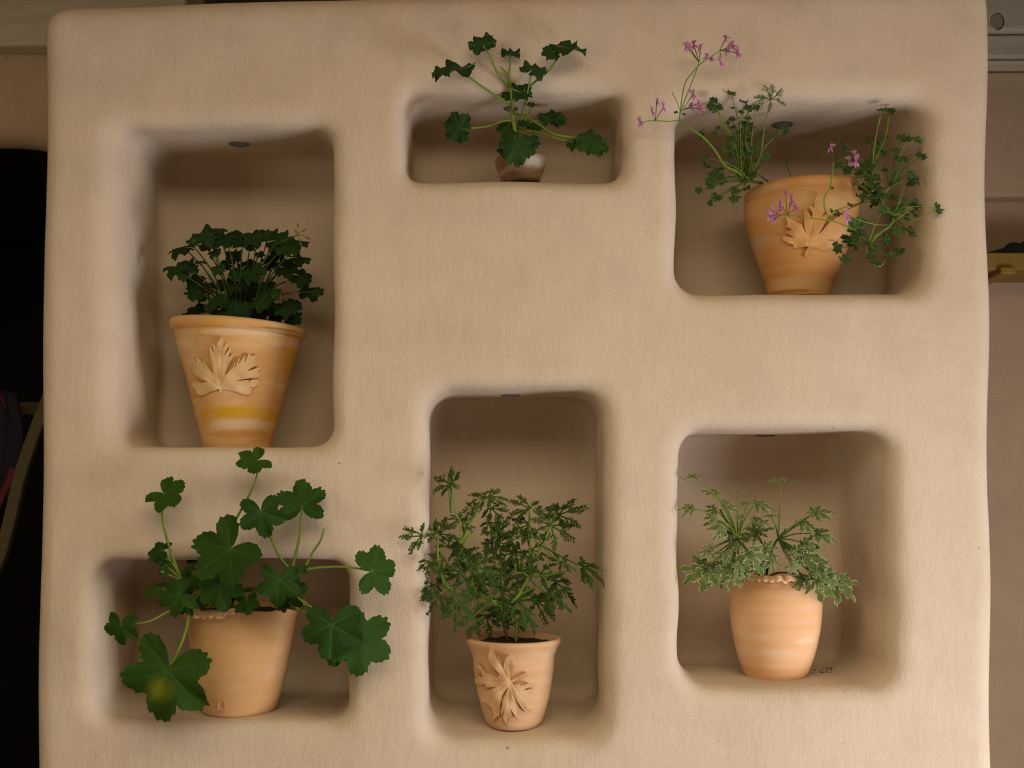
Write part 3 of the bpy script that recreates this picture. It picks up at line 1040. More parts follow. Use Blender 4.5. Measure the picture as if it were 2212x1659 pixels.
# frilled clay rims
def frill(pot, a0, a1, nt, h, out, mat, name, seed, drop=0.0):
    rng = random.Random(seed)
    V, Fc = [], []
    z = pot.zs[-1]
    r = pot.rs[-1]
    n = nt * 4
    cols = []
    for i in range(n + 1):
        a = a0 + (a1 - a0) * i / n
        ph = i % 4
        tooth = 1.0 if ph in (1, 2) else 0.45
        w = math.sin(i * 0.55 + seed) * 0.35 + math.sin(i * 0.23 + seed * 2) * 0.4
        e = out * (0.8 + 0.5 * w) * (0.75 + 0.25 * tooth)
        row = []
        for rr, zz in ((r - 0.012, z + 0.003), (r - 0.002, z + h * (0.6 + 0.3 * w)), (r + e * 0.6, z + h * (0.5 + 0.5 * w) - drop * 0.3), (r + e, z + h * (0.1 + 0.5 * w) - drop - tooth * 0.004),
                       (r + e * 0.8, z - 0.004 + h * 0.5 * w - drop - tooth * 0.003), (r + 0.000, z - 0.003 + h * 0.1 * w)):
            row.append(len(V))
            V.append(Vector((pot.c + pot.lean + rr * math.cos(a), pot.Y + rr * math.sin(a), zz)))
        cols.append(row)
    for i in range(n):
        A, B = cols[i], cols[i + 1]
        m = len(A)
        for k in range(m):
            Fc.append((A[k], B[k], B[(k + 1) % m], A[(k + 1) % m]))
    Fc += [tuple(cols[0]), tuple(cols[-1])[::-1]]
    return link(name, new_mesh(name, V, Fc, mat, False), pot.o)


TC_FR = mat_terracotta('pale clay frill', (0.78, 0.52, 0.30), (0.80, 0.62, 0.44), (0.62, 0.34, 0.15))
frill(pot_ll, math.radians(205), math.radians(238), 4, 0.010, 0.016, TC_FR, 'rim_frill', 1)
frill(pot_ll, math.radians(236), math.radians(268), 4, 0.006, 0.022, TC_FR, 'rim_frill', 2, 0.007)
frill(pot_ll, math.radians(262), math.radians(288), 3, 0.013, 0.016, TC_FR, 'rim_frill', 3)
frill(pot_ll, math.radians(15), math.radians(48), 4, 0.010, 0.016, TC_FR, 'rim_frill', 4)
frill(pot_ll, math.radians(170), math.radians(198), 3, 0.009, 0.014, TC_FR, 'rim_frill', 5)
frill(pot_lr, math.radians(228), math.radians(275), 5, 0.014, 0.011, TC_LR, 'rim_frill', 6)
frill(pot_lr, math.radians(270), math.radians(318), 4, 0.012, 0.012, TC_LR, 'rim_frill', 7)
frill(pot_lr, math.radians(322), math.radians(375), 4, 0.007, 0.012, TC_LR, 'rim_frill', 8)
frill(pot_lr, math.radians(180), math.radians(226), 4, 0.007, 0.008, TC_LR, 'rim_frill', 9)


# maker's stamp on the plain pot: raised square with a small engraved motif
def stamp(pot, x0, y0, x1, y1, mat):
    V, Fc = [], []
    n = 12
    for j in range(n + 1):
        for i in range(n + 1):
            u, v = i / n, j / n
            e = min(u, 1 - u, v, 1 - v)
            lift = -0.002 if e == 0 else (0.0055 if e < 0.14 else 0.0030)
            if e > 0.25 and (i + j) % 3 == 0:
                lift -= 0.0018
            V.append(pot.surf(x0 + (x1 - x0) * u, y0 + (y1 - y0) * v, lift))
    for j in range(n):
        for i in range(n):
            a = j * (n + 1) + i
            Fc.append((a, a + n + 1, a + n + 2, a + 1))
    return link('maker_stamp', new_mesh('maker_stamp', V, Fc, mat), pot.o)


stamp(pot_ll, 469, 1514, 487, 1536, TC_LL)
# faded scribbled mark near the foot of the centre pot
M_INK = mat_plain('faded olive ink', (0.16, 0.13, 0.05), 0.9, 0.3)
V, Fc = [], []
for x0, x1, w in ((1122, 1132, 1.6), (1133, 1137, 2.5), (1138, 1150, 1.3), (1150, 1157, 1.5)):
    pts = [pot_cb.surf(x0 + (x1 - x0) * i / 9, 1592.5 + w * math.sin(i * 2.1 + x0), 0.0004) for i in range(10)]
    tube_vf(pts, 0.0007, 0.0005, V, Fc, 4, 3)
link('scribbled_mark', new_mesh('scribbled_mark', V, Fc, M_INK), pot_cb.o)


# ------------------------------------------------------------------ leaf shapes (unit radius, x = tip, y = left, z = upper face)
def set_attr(me, name, vals):
    a = me.attributes.new(name, 'FLOAT', 'POINT')
    a.data.foreach_set('value', vals)


def polar_leaf(name, mat, rfun, zfun, veins, rings=7, na=108, gap=4.0):
    """leaf blade around its stalk joint, open by a narrow sinus behind"""
    V, Fc, vein, edge = [(0, 0, zfun(0, 0))], [], [1.0], [0.0]
    lim = math.radians(180 - gap)
    for k in range(na + 1):
        th = -lim + 2 * lim * k / na
        R = rfun(th)
        vd = min(abs(th - math.radians(v)) for v in veins)
        for i in range(1, rings + 1):
            t = 1.0 if i == rings else 0.955 * (i / (rings - 1)) ** 0.85
            r = R * t
            V.append((r * math.cos(th), r * math.sin(th), zfun(r, th)))
            vein.append(max(0.0, 1 - (vd * r) / (0.030 * (1.15 - t * 0.8))) if t < 0.97 else 0.0)
            edge.append(1.0 if i == rings else (0.45 if i == rings - 1 else 0.0))
    for k in range(na):
        b0, b1 = 1 + k * rings, 1 + (k + 1) * rings
        Fc.append((0, b0, b1))
        for i in range(rings - 1):
            Fc.append((b0 + i, b0 + i + 1, b1 + i + 1, b1 + i))
    me = new_mesh(name, V, Fc, mat)
    set_attr(me, 'vein', vein)
    set_attr(me, 'edge', edge)
    return me


def lobes_r(th, lob, depth, half, p=1.6):
    d = math.degrees(th)
    best = 0
    for c, L in lob:
        x = min(abs(d - c) / half, 1.7)
        best = max(best, L * (1 - depth * x ** p))
    return best


def broad_leaf(seed, mat):
    g = random.Random(seed)
    lob = [(0 + g.uniform(-5, 5), 1.0), (60 + g.uniform(-6, 6), 0.97), (-60 + g.uniform(-6, 6), 0.93), (122, 0.86), (-122, 0.83)]
    ph = [g.uniform(0, 6.28) for _ in range(5)]
    cup = g.uniform(-0.22, 0.18)
    drp = g.uniform(0.05, 0.28)

    def rf(th):
        d = abs(math.degrees(th))
        r = lobes_r(th, lob, 0.36, 31, 1.9)
        s = (math.degrees(th) * 0.105 + ph[0]) % 1.0
        r *= 0.945 + 0.085 * abs(math.sin(math.pi * s)) + 0.022 * math.sin(th * 27 + ph[1]) + 0.03 * math.sin(th * 5 + ph[4])
        if d > 150:
            r *= 1 - 0.55 * ((d - 150) / 30) ** 2
        return r

    def zf(r, th):
        z = cup * r * r - drp * max(0, r * math.cos(th)) ** 2
        z += 0.075 * r * r * math.sin(4 * th + ph[2]) + 0.085 * r ** 3 * math.sin(7 * th + ph[3]) + 0.03 * r ** 4 * math.sin(19 * th + ph[1])
        z += 0.08 * r * abs(math.sin(th * 2.95))
        return z
    return polar_leaf('leaf', mat, rf, zf, [l[0] for l in lob])


def crisp_leaf(seed, mat, ruff=0.20):
    g = random.Random(seed)
    lob = [(0 + g.uniform(-6, 6), 1.0), (55 + g.uniform(-6, 6), 1.0), (-55 + g.uniform(-6, 6), 0.96), (112, 0.9), (-112, 0.92), (160, 0.7), (-160, 0.72)]
    ph = [g.uniform(0, 6.28) for _ in range(6)]
    cup = g.uniform(-0.35, 0.05)

    def rf(th):
        r = lobes_r(th, lob, 0.24, 28, 2.2)
        return r * (0.92 + 0.10 * abs(math.sin(th * 8.5 + ph[0])) ** 0.6 + 0.02 * math.sin(th * 29))

    def zf(r, th):
        z = cup * r * r
        z += ruff * 0.8 * r ** 2 * math.sin(3 * th + ph[1]) + ruff * 0.8 * r ** 3 * math.sin(7 * th + ph[2]) + ruff * 0.40 * r ** 4 * math.sin(13 * th + ph[3]) + ruff * 0.12 * r ** 6 * math.sin(26 * th + ph[4])
        return z
    return polar_leaf('leaf', mat, rf, zf, [l[0] for l in lob[:5]], rings=7, na=150, gap=7)


def fan_leaf(seed, mat):
    g = random.Random(seed)
    ph = [g.uniform(0, 6.28) for _ in range(4)]
    lob = [(0, 1.0), (48, 0.95), (-48, 0.97), (96, 0.82), (-96, 0.8)]

    def rf(th):
        d = abs(math.degrees(th))
        r = lobes_r(th, lob, 0.26, 25, 1.8)
        r *= 0.86 + 0.17 * abs(math.sin(th * 8.2 + ph[0]))
        if d > 120:
            r *= max(0.10, 1 - ((d - 120) / 38))
        return r

    def zf(r, th):
        return 0.16 * r * math.sin(th * 7.5 + ph[1]) + 0.16 * r * r * math.sin(3 * th + ph[2]) + 0.18 * r * r
    return polar_leaf('leaf', mat, rf, zf, [0, 48, -48, 96, -96], rings=5, na=72)


def lobed_leaf(seed, mat):
    """deeply cut leaf: five to seven toothed lobes"""
    g = random.Random(seed)
    V, Fc, vein, edge = [], [], [], []
    droop = g.uniform(0.15, 0.5)
    twist = g.uniform(-0.25, 0.25)

    def emit(x, y, zadd):
        r = math.hypot(x, y)
        return (x, y, -droop * r * r + twist * x * y + zadd)
    for c, L, W in ((0, 1.0, 0.20), (44, 0.95, 0.18), (-44, 0.92, 0.18), (90, 0.72, 0.15), (-90, 0.74, 0.15), (132, 0.4, 0.10), (-132, 0.38, 0.10)):
        a = math.radians(c + g.uniform(-7, 7))
        L *= g.uniform(0.88, 1.05)
        ca, sa = math.cos(a), math.sin(a)
        bend = g.uniform(-0.18, 0.18)
        nseg = 22
        cols = []
        nt = g.choice((2.5, 3))
        pt = g.uniform(0, 0.3)
        for i in range(nseg + 1):
            s = i / nseg
            env = 0.34 + 0.66 * math.sin(math.pi * min(1, s ** 0.85 * 0.98)) ** 0.8 if s < 0.6 else 0.05 + 0.95 * (1 - ((s - 0.6) / 0.4) ** 1.6)
            row = []
            for side in (-1, 1):
                tt = (s * nt + pt + (0.25 if side > 0 else 0)) % 1.0
                tooth = 0.34 + 0.85 * (tt / 0.72 if tt < 0.72 else (1 - tt) / 0.28)
                w = W * env * tooth
                fwd = 0.10 * tooth * (1 if s < 0.92 else 0)
                for q in ((1.0, 0.72) if side < 0 else (0.72, 1.0)):
                    u = s * L + fwd * q * q * W * 2
                    v = side * w * q + bend * (s * L) ** 2
                    zc = 0.05 * q * math.sin(s * 9 + side + seed) + 0.10 * w * q
                    row.append(len(V))
                    V.append(emit(u * ca - v * sa, u * sa + v * ca, zc))
                    vein.append(0.0)
                    edge.append(1.0 if q == 1.0 else 0.30)
                if side < 0:
                    u, v = s * L, bend * (s * L) ** 2
                    row.append(len(V))
                    V.append(emit(u * ca - v * sa, u * sa + v * ca, -0.015))
                    vein.append(0.7 if s < 0.8 else 0)
                    edge.append(0.0)
            cols.append(row)
        for i in range(nseg):
            A, B = cols[i], cols[i + 1]
            for k in range(4):
                Fc.append((A[k], B[k], B[k + 1], A[k + 1]))
    me = new_mesh('leaf', V, Fc, mat)
    set_attr(me, 'vein', vein)
    set_attr(me, 'edge', edge)
    return me


def feather_leaf(seed, mat, wid=1.0, fine=1.0):
    """bipinnate leaf cut into narrow segments"""
    g = random.Random(seed)
    V, Fc, vein, edge = [], [], [], []
    droop = g.uniform(0.15, 0.55)
    tw = g.uniform(-0.2, 0.2)

    def P(x, y, z=0.0):
        r2 = x * x + y * y
        V.append((x, y, -droop * r2 + tw * x * y + z))
        vein.append(0.0)
        edge.append(0.0)
        return len(V) - 1

    def strip(x, y, a, L, w, n=3, zz=0.0, bend=0.0):
        prev = None
        pts = []
        for i in range(n + 1):
            s = i / n
            aa = a + bend * s
            px, py = x + math.cos(aa) * L * s, y + math.sin(aa) * L * s
            ww = w * (1 - 0.55 * s) if i < n else w * 0.22
            nx, ny = -math.sin(aa) * ww, math.cos(aa) * ww
            cur = (P(px - nx, py - ny, zz * s), P(px, py, zz * s - 0.25 * ww), P(px + nx, py + ny, zz * s))
            vein[cur[1]] = 0.6
            if prev:
                Fc.append((prev[0], cur[0], cur[1], prev[1]))
                Fc.append((prev[1], cur[1], cur[2], prev[2]))
            prev = cur
            pts.append((px, py, aa))
        return pts
    for c, L in ((0, 1.0), (40, 0.92), (-40, 0.9), (82, 0.66), (-82, 0.68)):
        a = math.radians(c + g.uniform(-9, 9))
        L *= g.uniform(0.85, 1.08)
        main = strip(0, 0, a, L, 0.034 * wid, 8, g.uniform(-0.15, 0.15), g.uniform(-0.35, 0.35))
        for i in range(3, 9):
            x, y, aa = main[i]
            s = i / 8
            for sd in (-1, 1):
                if g.random() < 0.12:
                    continue
                l2 = L * (0.42 - 0.30 * s) * g.uniform(0.75, 1.25)
                x2, y2 = x - math.cos(aa) * 0.02 * sd, y - math.sin(aa) * 0.02 * sd
                sub = strip(x2, y2, aa + sd * g.uniform(0.5, 0.8), l2, 0.027 * wid, 3, g.uniform(-0.06, 0.10))
                for j in (1, 2):
                    px, py, pa = sub[j]
                    for s2 in (-1, 1):
                        if g.random() < 0.62:
                            strip(px, py, pa + s2 * 0.7, l2 * 0.38 * g.uniform(0.7, 1.2) * fine, 0.021 * wid, 2, g.uniform(-0.02, 0.04))
    me = new_mesh('leaf', V, Fc, mat)
    set_attr(me, 'vein', vein)
    set_attr(me, 'edge', edge)
    return me


# ------------------------------------------------------------------ plant materials
L_LL = mat_leaf('soft dark green leaf', (0.014, 0.042, 0.006), (0.040, 0.098, 0.010), ((0.13, 0.19, 0.08), 1.0), (0.040, 0.105, 0.018), 0.20)
L_UC = mat_leaf('crisped dark leaf', (0.014, 0.045, 0.012), (0.035, 0.085, 0.018), None, (0.04, 0.10, 0.02), 0.18, under=(0.07, 0.14, 0.035))
L_UL = mat_leaf('crisped deep green leaf', (0.010, 0.032, 0.009), (0.026, 0.062, 0.012), None, (0.03, 0.07, 0.015), 0.15, under=(0.035, 0.075, 0.016))
L_UR = mat_leaf('small fan leaf', (0.022, 0.060, 0.014), (0.095, 0.155, 0.050), None, (0.09, 0.15, 0.06), 0.20)
L_URF = mat_leaf('light feathery leaf', (0.09, 0.16, 0.025), (0.13, 0.20, 0.04), None, None, 0.2)
L_CB = mat_leaf('feathery green leaf', (0.016, 0.048, 0.010), (0.075, 0.135, 0.018), None, (0.06, 0.11, 0.02), 0.18)
L_LR = mat_leaf('cream edged leaf', (0.060, 0.115, 0.028), (0.19, 0.26, 0.075), ((0.66, 0.63, 0.40), 0.80), (0.16, 0.23, 0.07), 0.22)
S_GREEN = mat_leaf('fresh green stalk', (0.13, 0.22, 0.025), (0.20, 0.30, 0.045), trans=0.1)
S_DARK = mat_leaf('dark green stalk', (0.045, 0.085, 0.015), (0.09, 0.14, 0.03), trans=0.1)
S_UL = mat_leaf('olive stalk', (0.035, 0.065, 0.012), (0.09, 0.135, 0.025), trans=0.1)
S_WOODY = mat_leaf('woody brown stem', (0.07, 0.055, 0.025), (0.11, 0.085, 0.035), trans=0.0)
S_RED = mat_leaf('dry reddish stalk', (0.12, 0.035, 0.02), (0.16, 0.06, 0.03), trans=0.0)
M_PETAL = mat_leaf('pink petal', (0.56, 0.20, 0.48), (0.72, 0.38, 0.64), ((0.85, 0.66, 0.80), 1.1), (0.34, 0.05, 0.22), 0.3)
M_BUD = mat_leaf('green brown bud', (0.10, 0.12, 0.03), (0.22, 0.14, 0.05), trans=0.0)


def leaf_matrix(px, py, Y, R, ang, elev, az):
    p = at(px, py, Y)
    e, a = math.radians(elev), math.radians(az)
    n = Vector((math.sin(a) * math.cos(e), -math.cos(a) * math.cos(e), math.sin(e)))
    d = Vector((math.cos(math.radians(ang)), 0, math.sin(math.radians(ang))))
    u = d - n * d.dot(n)
    if u.length < 0.15:
        u = Vector((0, 1, 0)) - n * n.y
    u.normalize()
    v = n.cross(u)
    s = sz(R, Y)
    m = Matrix(((u.x, v.x, n.x), (u.y, v.y, n.y), (u.z, v.z, n.z))).to_4x4()
    return Matrix.Translation(p) @ m @ Matrix.Diagonal((s, s, s, 1))


def put_leaf(parent, protos, px, py, Y, R, ang, elev, az, rng, name='leaf'):
    o = bpy.data.objects.new(name, rng.choice(protos))
    COL.objects.link(o)
    o.parent = parent
    o.matrix_parent_inverse = _PM[parent.name].inverted()
    o.matrix_basis = leaf_matrix(px, py, Y, R, ang, elev, az)
    return o


def stalk(parent, pts, r0, r1, mat, name='stalk'):
    """pts: (px, py, Y) pixel points with depth"""
    return tube(name, [at(*p) for p in pts], r0, r1, mat, parent)


def auto_stalk(parent, b, t, r0, r1, mat, sag=0.12, rng=random):
    """curved leaf stalk from base b to joint t, rising first and arching over"""
    B, T = at(*b), at(*t)
    d = T - B
    mid = B + d * 0.5 + Vector((-d.x * sag * 0.6, -abs(d.x) * 0.05, abs(d.x) * sag * 0.8 + d.z * 0.05)) + Vector((rng.uniform(-1, 1), rng.uniform(-1, 1), rng.uniform(-1, 1))) * d.length * 0.03
    return tube('stalk', [B, mid, T], r0, r1, mat, parent, 5, 5)


# ------------------------------------------------------------------ lower left: big soft leaves (crop pixels, origin 150,940, scale 2.37)
rng = random.Random(11)
PR = [broad_leaf(100 + i, L_LL) for i in range(8)]


def c2(x, y):
    return 150 + x / 2.37, 940 + y / 2.37


LL = [  # joint x, y, radius, tip angle, elevation, azimuth, depth
    (958, 130, 46, 215, 42, 10, -0.09), (487, 300, 52, -40, 34, -10, -0.07), (1190, 362, 63, 92, 30, 5, -0.05),
    (980, 392, 57, -82, 2, 10, -0.11), (862, 428, 46, -55, 10, 10, 0.01), (822, 584, 92, 222, 18, -10, -0.12),
    (765, 775, 56, -72, 6, 5, -0.08), (1072, 742, 56, -95, 5, 10, -0.11), (1192, 690, 15, 90, 10, 0, -0.10),
    (1552, 697, 63, 8, 12, 25, -0.12), (1345, 972, 76, -92, 5, 8, -0.14), (1468, 1052, 84, -28, 0, 15, -0.10),
    (1365, 1085, 46, -96, 0, 0, -0.06), (262, 972, 47, -95, 5, -15, -0.10), (506, 1206, 114, -108, 4, -5, -0.15),
    (565, 815, 50, 205, 28, 0, -0.08), (450, 785, 32, 190, 55, -10, -0.03), (470, 590, 34, 170, 45, -10, -0.05),
    (462, 632, 15, 200, 30, 0, -0.06), (492, 665, 16, 60, 30, 0, -0.06), (485, 700, 14, 200, 10, 0, -0.06),
    (640, 665, 36, 10, 62, 0, 0.03), (625, 735, 36, -100, 10, 0, 0.03), (910, 852, 31, -80, 15, 0, -0.05),
    (868, 880, 15, -60, 20, 0, -0.06), (1095, 868, 18, -80, 10, 0, -0.05), (600, 868, 26, -70, 20, 0, -0.05),
    (745, 695, 40, -120, 10, 0, 0.05), (1120, 790, 44, -60, 10, 0, -0.06), (700, 850, 26, 200, 40, 0, 0.0)]
L_OLD = mat_leaf('yellowing green leaf', (0.022, 0.062, 0.006), (0.045, 0.105, 0.010), ((0.13, 0.19, 0.08), 1.0), (0.045, 0.11, 0.018), 0.20, spots=[((0.42, -0.05, 0), 0.34, (0.17, 0.20, 0.012)), ((0.80, -0.04, 0), 0.05, (0.35, 0.20, 0.05)), ((0.22, 0.62, 0), 0.045, (0.35, 0.20, 0.05))])
OLD = [broad_leaf(103, L_OLD)]
for (x, y, R, an, el, az, Yl) in LL:
    px, py = c2(x, y)
    o = put_leaf(P_LL, OLD if R == 114 else PR, px, py, Yl, R, an, el, az, rng)
    if R == 114:
        o['label'] = 'large drooping leaf with a yellow blotch and brown specks'


def cs(conv, parent, lst, mat, name='stalk'):
    for pts, r0, r1 in lst:
        stalk(parent, [(*conv(p[0], p[1]), p[2]) for p in pts], r0, r1, mat, name)


cs(c2, P_LL, [
    ([(620, 930, 0.07), (600, 850, 0.0), (590, 790, -0.02), (575, 735, -0.04)], 0.0048, 0.0042),
    ([(800, 930, 0.09), (860, 810, 0.0), (990, 783, -0.07), (1110, 760, -0.08), (1180, 700, -0.08)], 0.0055, 0.0042),
    ([(680, 930, 0.10), (690, 830, 0.03), (720, 720, 0.0), (760, 640, 0.0)], 0.0045, 0.0035)], S_DARK, 'stem')
cs(c2, P_LL, [
    ([(640, 850, 0.0), (720, 700, -0.03), (810, 510, -0.05), (905, 335, -0.08), (955, 230, -0.09), (962, 150, -0.09)], 0.0030, 0.0020),
    ([(570, 730, -0.04), (520, 600, -0.05), (480, 450, -0.07), (478, 360, -0.07), (487, 305, -0.07)], 0.0030, 0.0020),
    ([(1135, 700, -0.07), (1170, 560, -0.06), (1188, 430, -0.06), (1190, 366, -0.05)], 0.0030, 0.0022),
    ([(1140, 700, -0.08), (1075, 620, -0.07), (1030, 520, -0.07), (985, 400, -0.10)], 0.0030, 0.0020),
    ([(1205, 680, -0.08), (1245, 600, -0.07), (1285, 540, -0.07), (1304, 478, -0.07)], 0.0026, 0.0018),
    ([(1190, 690, -0.09), (1300, 676, -0.10), (1430, 676, -0.11), (1552, 697, -0.12)], 0.0028, 0.0020),
    ([(1130, 780, -0.08), (1180, 840, -0.10), (1250, 890, -0.12), (1345, 970, -0.135)], 0.0030, 0.0022),
    ([(1110, 880, -0.02), (1210, 908, -0.06), (1330, 960, -0.09), (1468, 1050, -0.10)], 0.0030, 0.0022),
    ([(600, 850, -0.03), (500, 905, -0.08), (400, 955, -0.10), (262, 972, -0.10)], 0.0026, 0.0018),
    ([(600, 890, -0.03), (605, 950, -0.08), (575, 1060, -0.12), (506, 1204, -0.145)], 0.0034, 0.0026),
    ([(710, 860, 0.0), (700, 760, -0.04), (730, 670, -0.08), (820, 584, -0.118)], 0.0038, 0.0028),
    ([(740, 860, 0.02), (770, 760, -0.04), (785, 690, -0.05), (862, 430, 0.01)], 0.0032, 0.0022),
    ([(640, 850, 0.0), (660, 800, -0.03), (765, 775, -0.078)], 0.0026, 0.0022),
    ([(1150, 720, -0.08), (1120, 740, -0.09), (1072, 742, -0.108)], 0.0026, 0.0020),
    ([(590, 770, -0.03), (560, 790, -0.06), (565, 815, -0.078)], 0.0024, 0.0020),
    ([(580, 745, -0.04), (520, 720, -0.05), (470, 700, -0.06), (485, 698, -0.06)], 0.0024, 0.0018),
    ([(575, 740, -0.04), (520, 690, -0.05), (492, 665, -0.06)], 0.0024, 0.0018),
    ([(575, 735, -0.04), (530, 660, -0.05), (470, 592, -0.05)], 0.0026, 0.0020),
    ([(600, 840, 0.0), (520, 800, -0.02), (450, 785, -0.03)], 0.0024, 0.0018),
    ([(660, 890, 0.02), (720, 870, -0.03), (760, 820, -0.05)], 0.0026, 0.0020)], S_GREEN)

# ------------------------------------------------------------------ top centre: crisped cutting (origin 820,40, scale 3.814)
rng = random.Random(21)
PR = [crisp_leaf(200 + i, L_UC, 0.20) for i in range(7)]


def c3(x, y):
    return 820 + x / 3.814, 40 + y / 3.814


UC = [(650, 415, 54, 185, 56, -15, -0.06), (520, 430, 26, 200, 42, -20, -0.06), (845, 215, 31, 120, 22, -5, -0.05), (900, 190, 18, 20, 20, 0, -0.045), (1080, 285, 24, 88, 46, 0, -0.02),
      (1262, 420, 33, 60, 38, 10, -0.05), (1530, 235, 48, 18, 54, 10, -0.06), (1420, 275, 24, 200, 20, 0, -0.055), (1165, 605, 28, -10, 25, 10, -0.02), (1060, 630, 16, 200, 10, 0, 0.02), (1248, 708, 16, 45, 55, 0, 0.0),
      (655, 900, 37, 165, -18, -15, -0.01), (660, 950, 20, -80, 20, 0, 0.01), (1390, 815, 36, 0, 48, 10, 0.05), (1470, 820, 22, -30, 20, 10, 0.05), (1735, 985, 46, -25, 38, 10, -0.03), (1800, 1050, 24, -80, 10, 10, -0.03), (1595, 1025, 19, -90, 30, 0, -0.01),
      (1130, 1035, 44, -75, 10, 0, -0.03), (1060, 1060, 26, 190, 20, 0, -0.01), (1050, 900, 26, -110, 20, 0, 0.04), (1270, 880, 22, -30, 40, 0, 0.04), (1090, 550, 10, 90, 30, 0, 0.0), (1195, 850, 16, -140, 30, 0, 0.03), (1250, 1020, 22, 0, 25, 0, 0.0)]
for (x, y, R, an, el, az, Yl) in UC:
    px, py = c3(x, y)
    put_leaf(P_UC, PR, px, py, Yl, R, an, el, az, rng)
cs(c3, P_UC, [([(1130, 1120, 0.09), (1120, 1000, 0.06), (1108, 900, 0.04), (1094, 790, 0.03), (1090, 680, 0.02), (1076, 560, 0.0), (1062, 465, -0.01)], 0.0062, 0.0030),
              ([(1130, 1010, 0.06), (1150, 910, 0.05), (1170, 850, 0.04)], 0.0042, 0.0034)], S_GREEN, 'stem')
cs(c3, P_UC, [([(1075, 710, 0.02), (880, 585, -0.02), (760, 500, -0.04), (660, 425, -0.06)], 0.0026, 0.0019),
              ([(1062, 555, 0.0), (960, 430, -0.02), (920, 330, -0.04), (868, 240, -0.05)], 0.0026, 0.0019),
              ([(1064, 470, -0.01), (1072, 390, -0.015), (1076, 295, -0.02)], 0.0022, 0.0018),
              ([(1160, 880, 0.04), (1185, 740, 0.02), (1220, 600, -0.02), (1255, 430, -0.05)], 0.0024, 0.0018),
              ([(1096, 665, 0.02), (1220, 570, -0.01), (1380, 440, -0.04), (1450, 350, -0.05), (1500, 250, -0.06)], 0.0028, 0.0019),
              ([(1085, 835, 0.03), (1000, 850, 0.02), (880, 890, 0.0), (700, 908, -0.01)], 0.0022, 0.0018),
              ([(1165, 870, 0.04), (1260, 850, 0.05), (1380, 815, 0.05)], 0.0022, 0.0018),
              ([(1105, 785, 0.03), (1200, 800, 0.0), (1320, 880, -0.02), (1450, 955, -0.03), (1650, 985, -0.03)], 0.0026, 0.0019),
              ([(1145, 915, 0.05), (1300, 935, 0.02), (1440, 980, 0.0), (1590, 1022, -0.01)], 0.0024, 0.0018),
              ([(1175, 870, 0.04), (1235, 780, 0.02), (1246, 715, 0.0)], 0.0022, 0.0016),
              ([(1090, 680, 0.02), (1150, 640, 0.0), (1200, 585, -0.02)], 0.0022, 0.0016),
              ([(1130, 1000, 0.06), (1125, 1010, 0.0), (1130, 1035, -0.028)], 0.0024, 0.0018)], S_GREEN)
V, Fc = [], []
for d in (-1, 1):
    tube_vf([at(*c3(1060, 470), -0.01), at(*c3(1030, 430), -0.015), at(*c3(995 + d * 8, 395), -0.02)], 0.0035, 0.0006, V, Fc, 5, 4)
link('leaf_bud', new_mesh('leaf_bud', V, Fc, S_GREEN), P_UC)

# ------------------------------------------------------------------ upper left: dense dark crisped plant (origin 340,460, scale 5.821)
rng = random.Random(31)
PR = [crisp_leaf(300 + i, L_UL, 0.17) for i in range(8)]


def c1(x, y):
    return 340 + x / 5.821, 460 + y / 5.821


UL = [(640, 262, 180, 165, 68), (760, 230, 90, 20, 60), (330, 430, 150, 185, 78), (420, 370, 60, 60, 40), (620, 420, 95, 180, 66), (730, 485, 80, 190, 60), (880, 345, 160, 170, 55),
      (1080, 345, 165, 10, 58), (980, 330, 130, 90, 60), (1260, 300, 160, 170, 55), (1400, 270, 120, 20, 60), (1490, 345, 150, 0, 45), (1710, 350, 150, -12, 66), (1590, 430, 120, -10, 50),
      (1760, 565, 135, -28, 62), (1520, 455, 115, -20, 40), (1700, 470, 75, -10, 45), (310, 680, 185, 192, 64), (330, 775, 75, -125, 40), (530, 612, 70, 25, 76), (400, 690, 100, -20, 50),
      (480, 880, 110, 150, 25), (490, 1000, 118, 190, 48), (640, 945, 90, 180, 40), (590, 1065, 78, 185, 70), (780, 710, 82, 180, 40), (900, 645, 90, 160, 40), (950, 525, 90, 100, 50),
      (1000, 585, 60, 90, 50), (1160, 445, 52, 60, 55), (1120, 650, 115, 60, 40), (1200, 745, 130, -60, 25), (1275, 525, 60, 60, 50), (1400, 625, 110, 30, 40), (1600, 690, 140, -18, 42),
      (1800, 805, 112, -35, 28), (1900, 980, 145, 0, 70), (2000, 990, 60, -20, 40), (1490, 1000, 85, 10, 50), (1390, 930, 85, 20, 40), (1350, 1030, 105, -10, 35), (1680, 1150, 110, -20, 45),
      (1600, 1205, 120, -30, 40), (1700, 1320, 108, -30, 40), (1440, 1215, 120, -20, 40), (1060, 885, 160, 175, 60), (1130, 940, 140, 10, 58), (900, 905, 105, 160, 50), (790, 890, 70, 170, 50),
      (790, 1110, 112, 190, 40), (700, 1160, 92, 195, 45), (480, 1262, 138, 180, 40), (760, 1265, 70, 180, 50), (920, 1110, 130, -120, 30), (1000, 1210, 150, -90, 30), (1150, 1160, 140, -80, 30),
      (1260, 1210, 140, -60, 30), (1050, 1060, 130, -100, 30), (900, 1250, 120, -120, 40), (1300, 1110, 120, -40, 30), (1130, 830, 110, -80, 30), (1000, 760, 90, 120, 40), (1500, 1290, 110, -20, 45)]
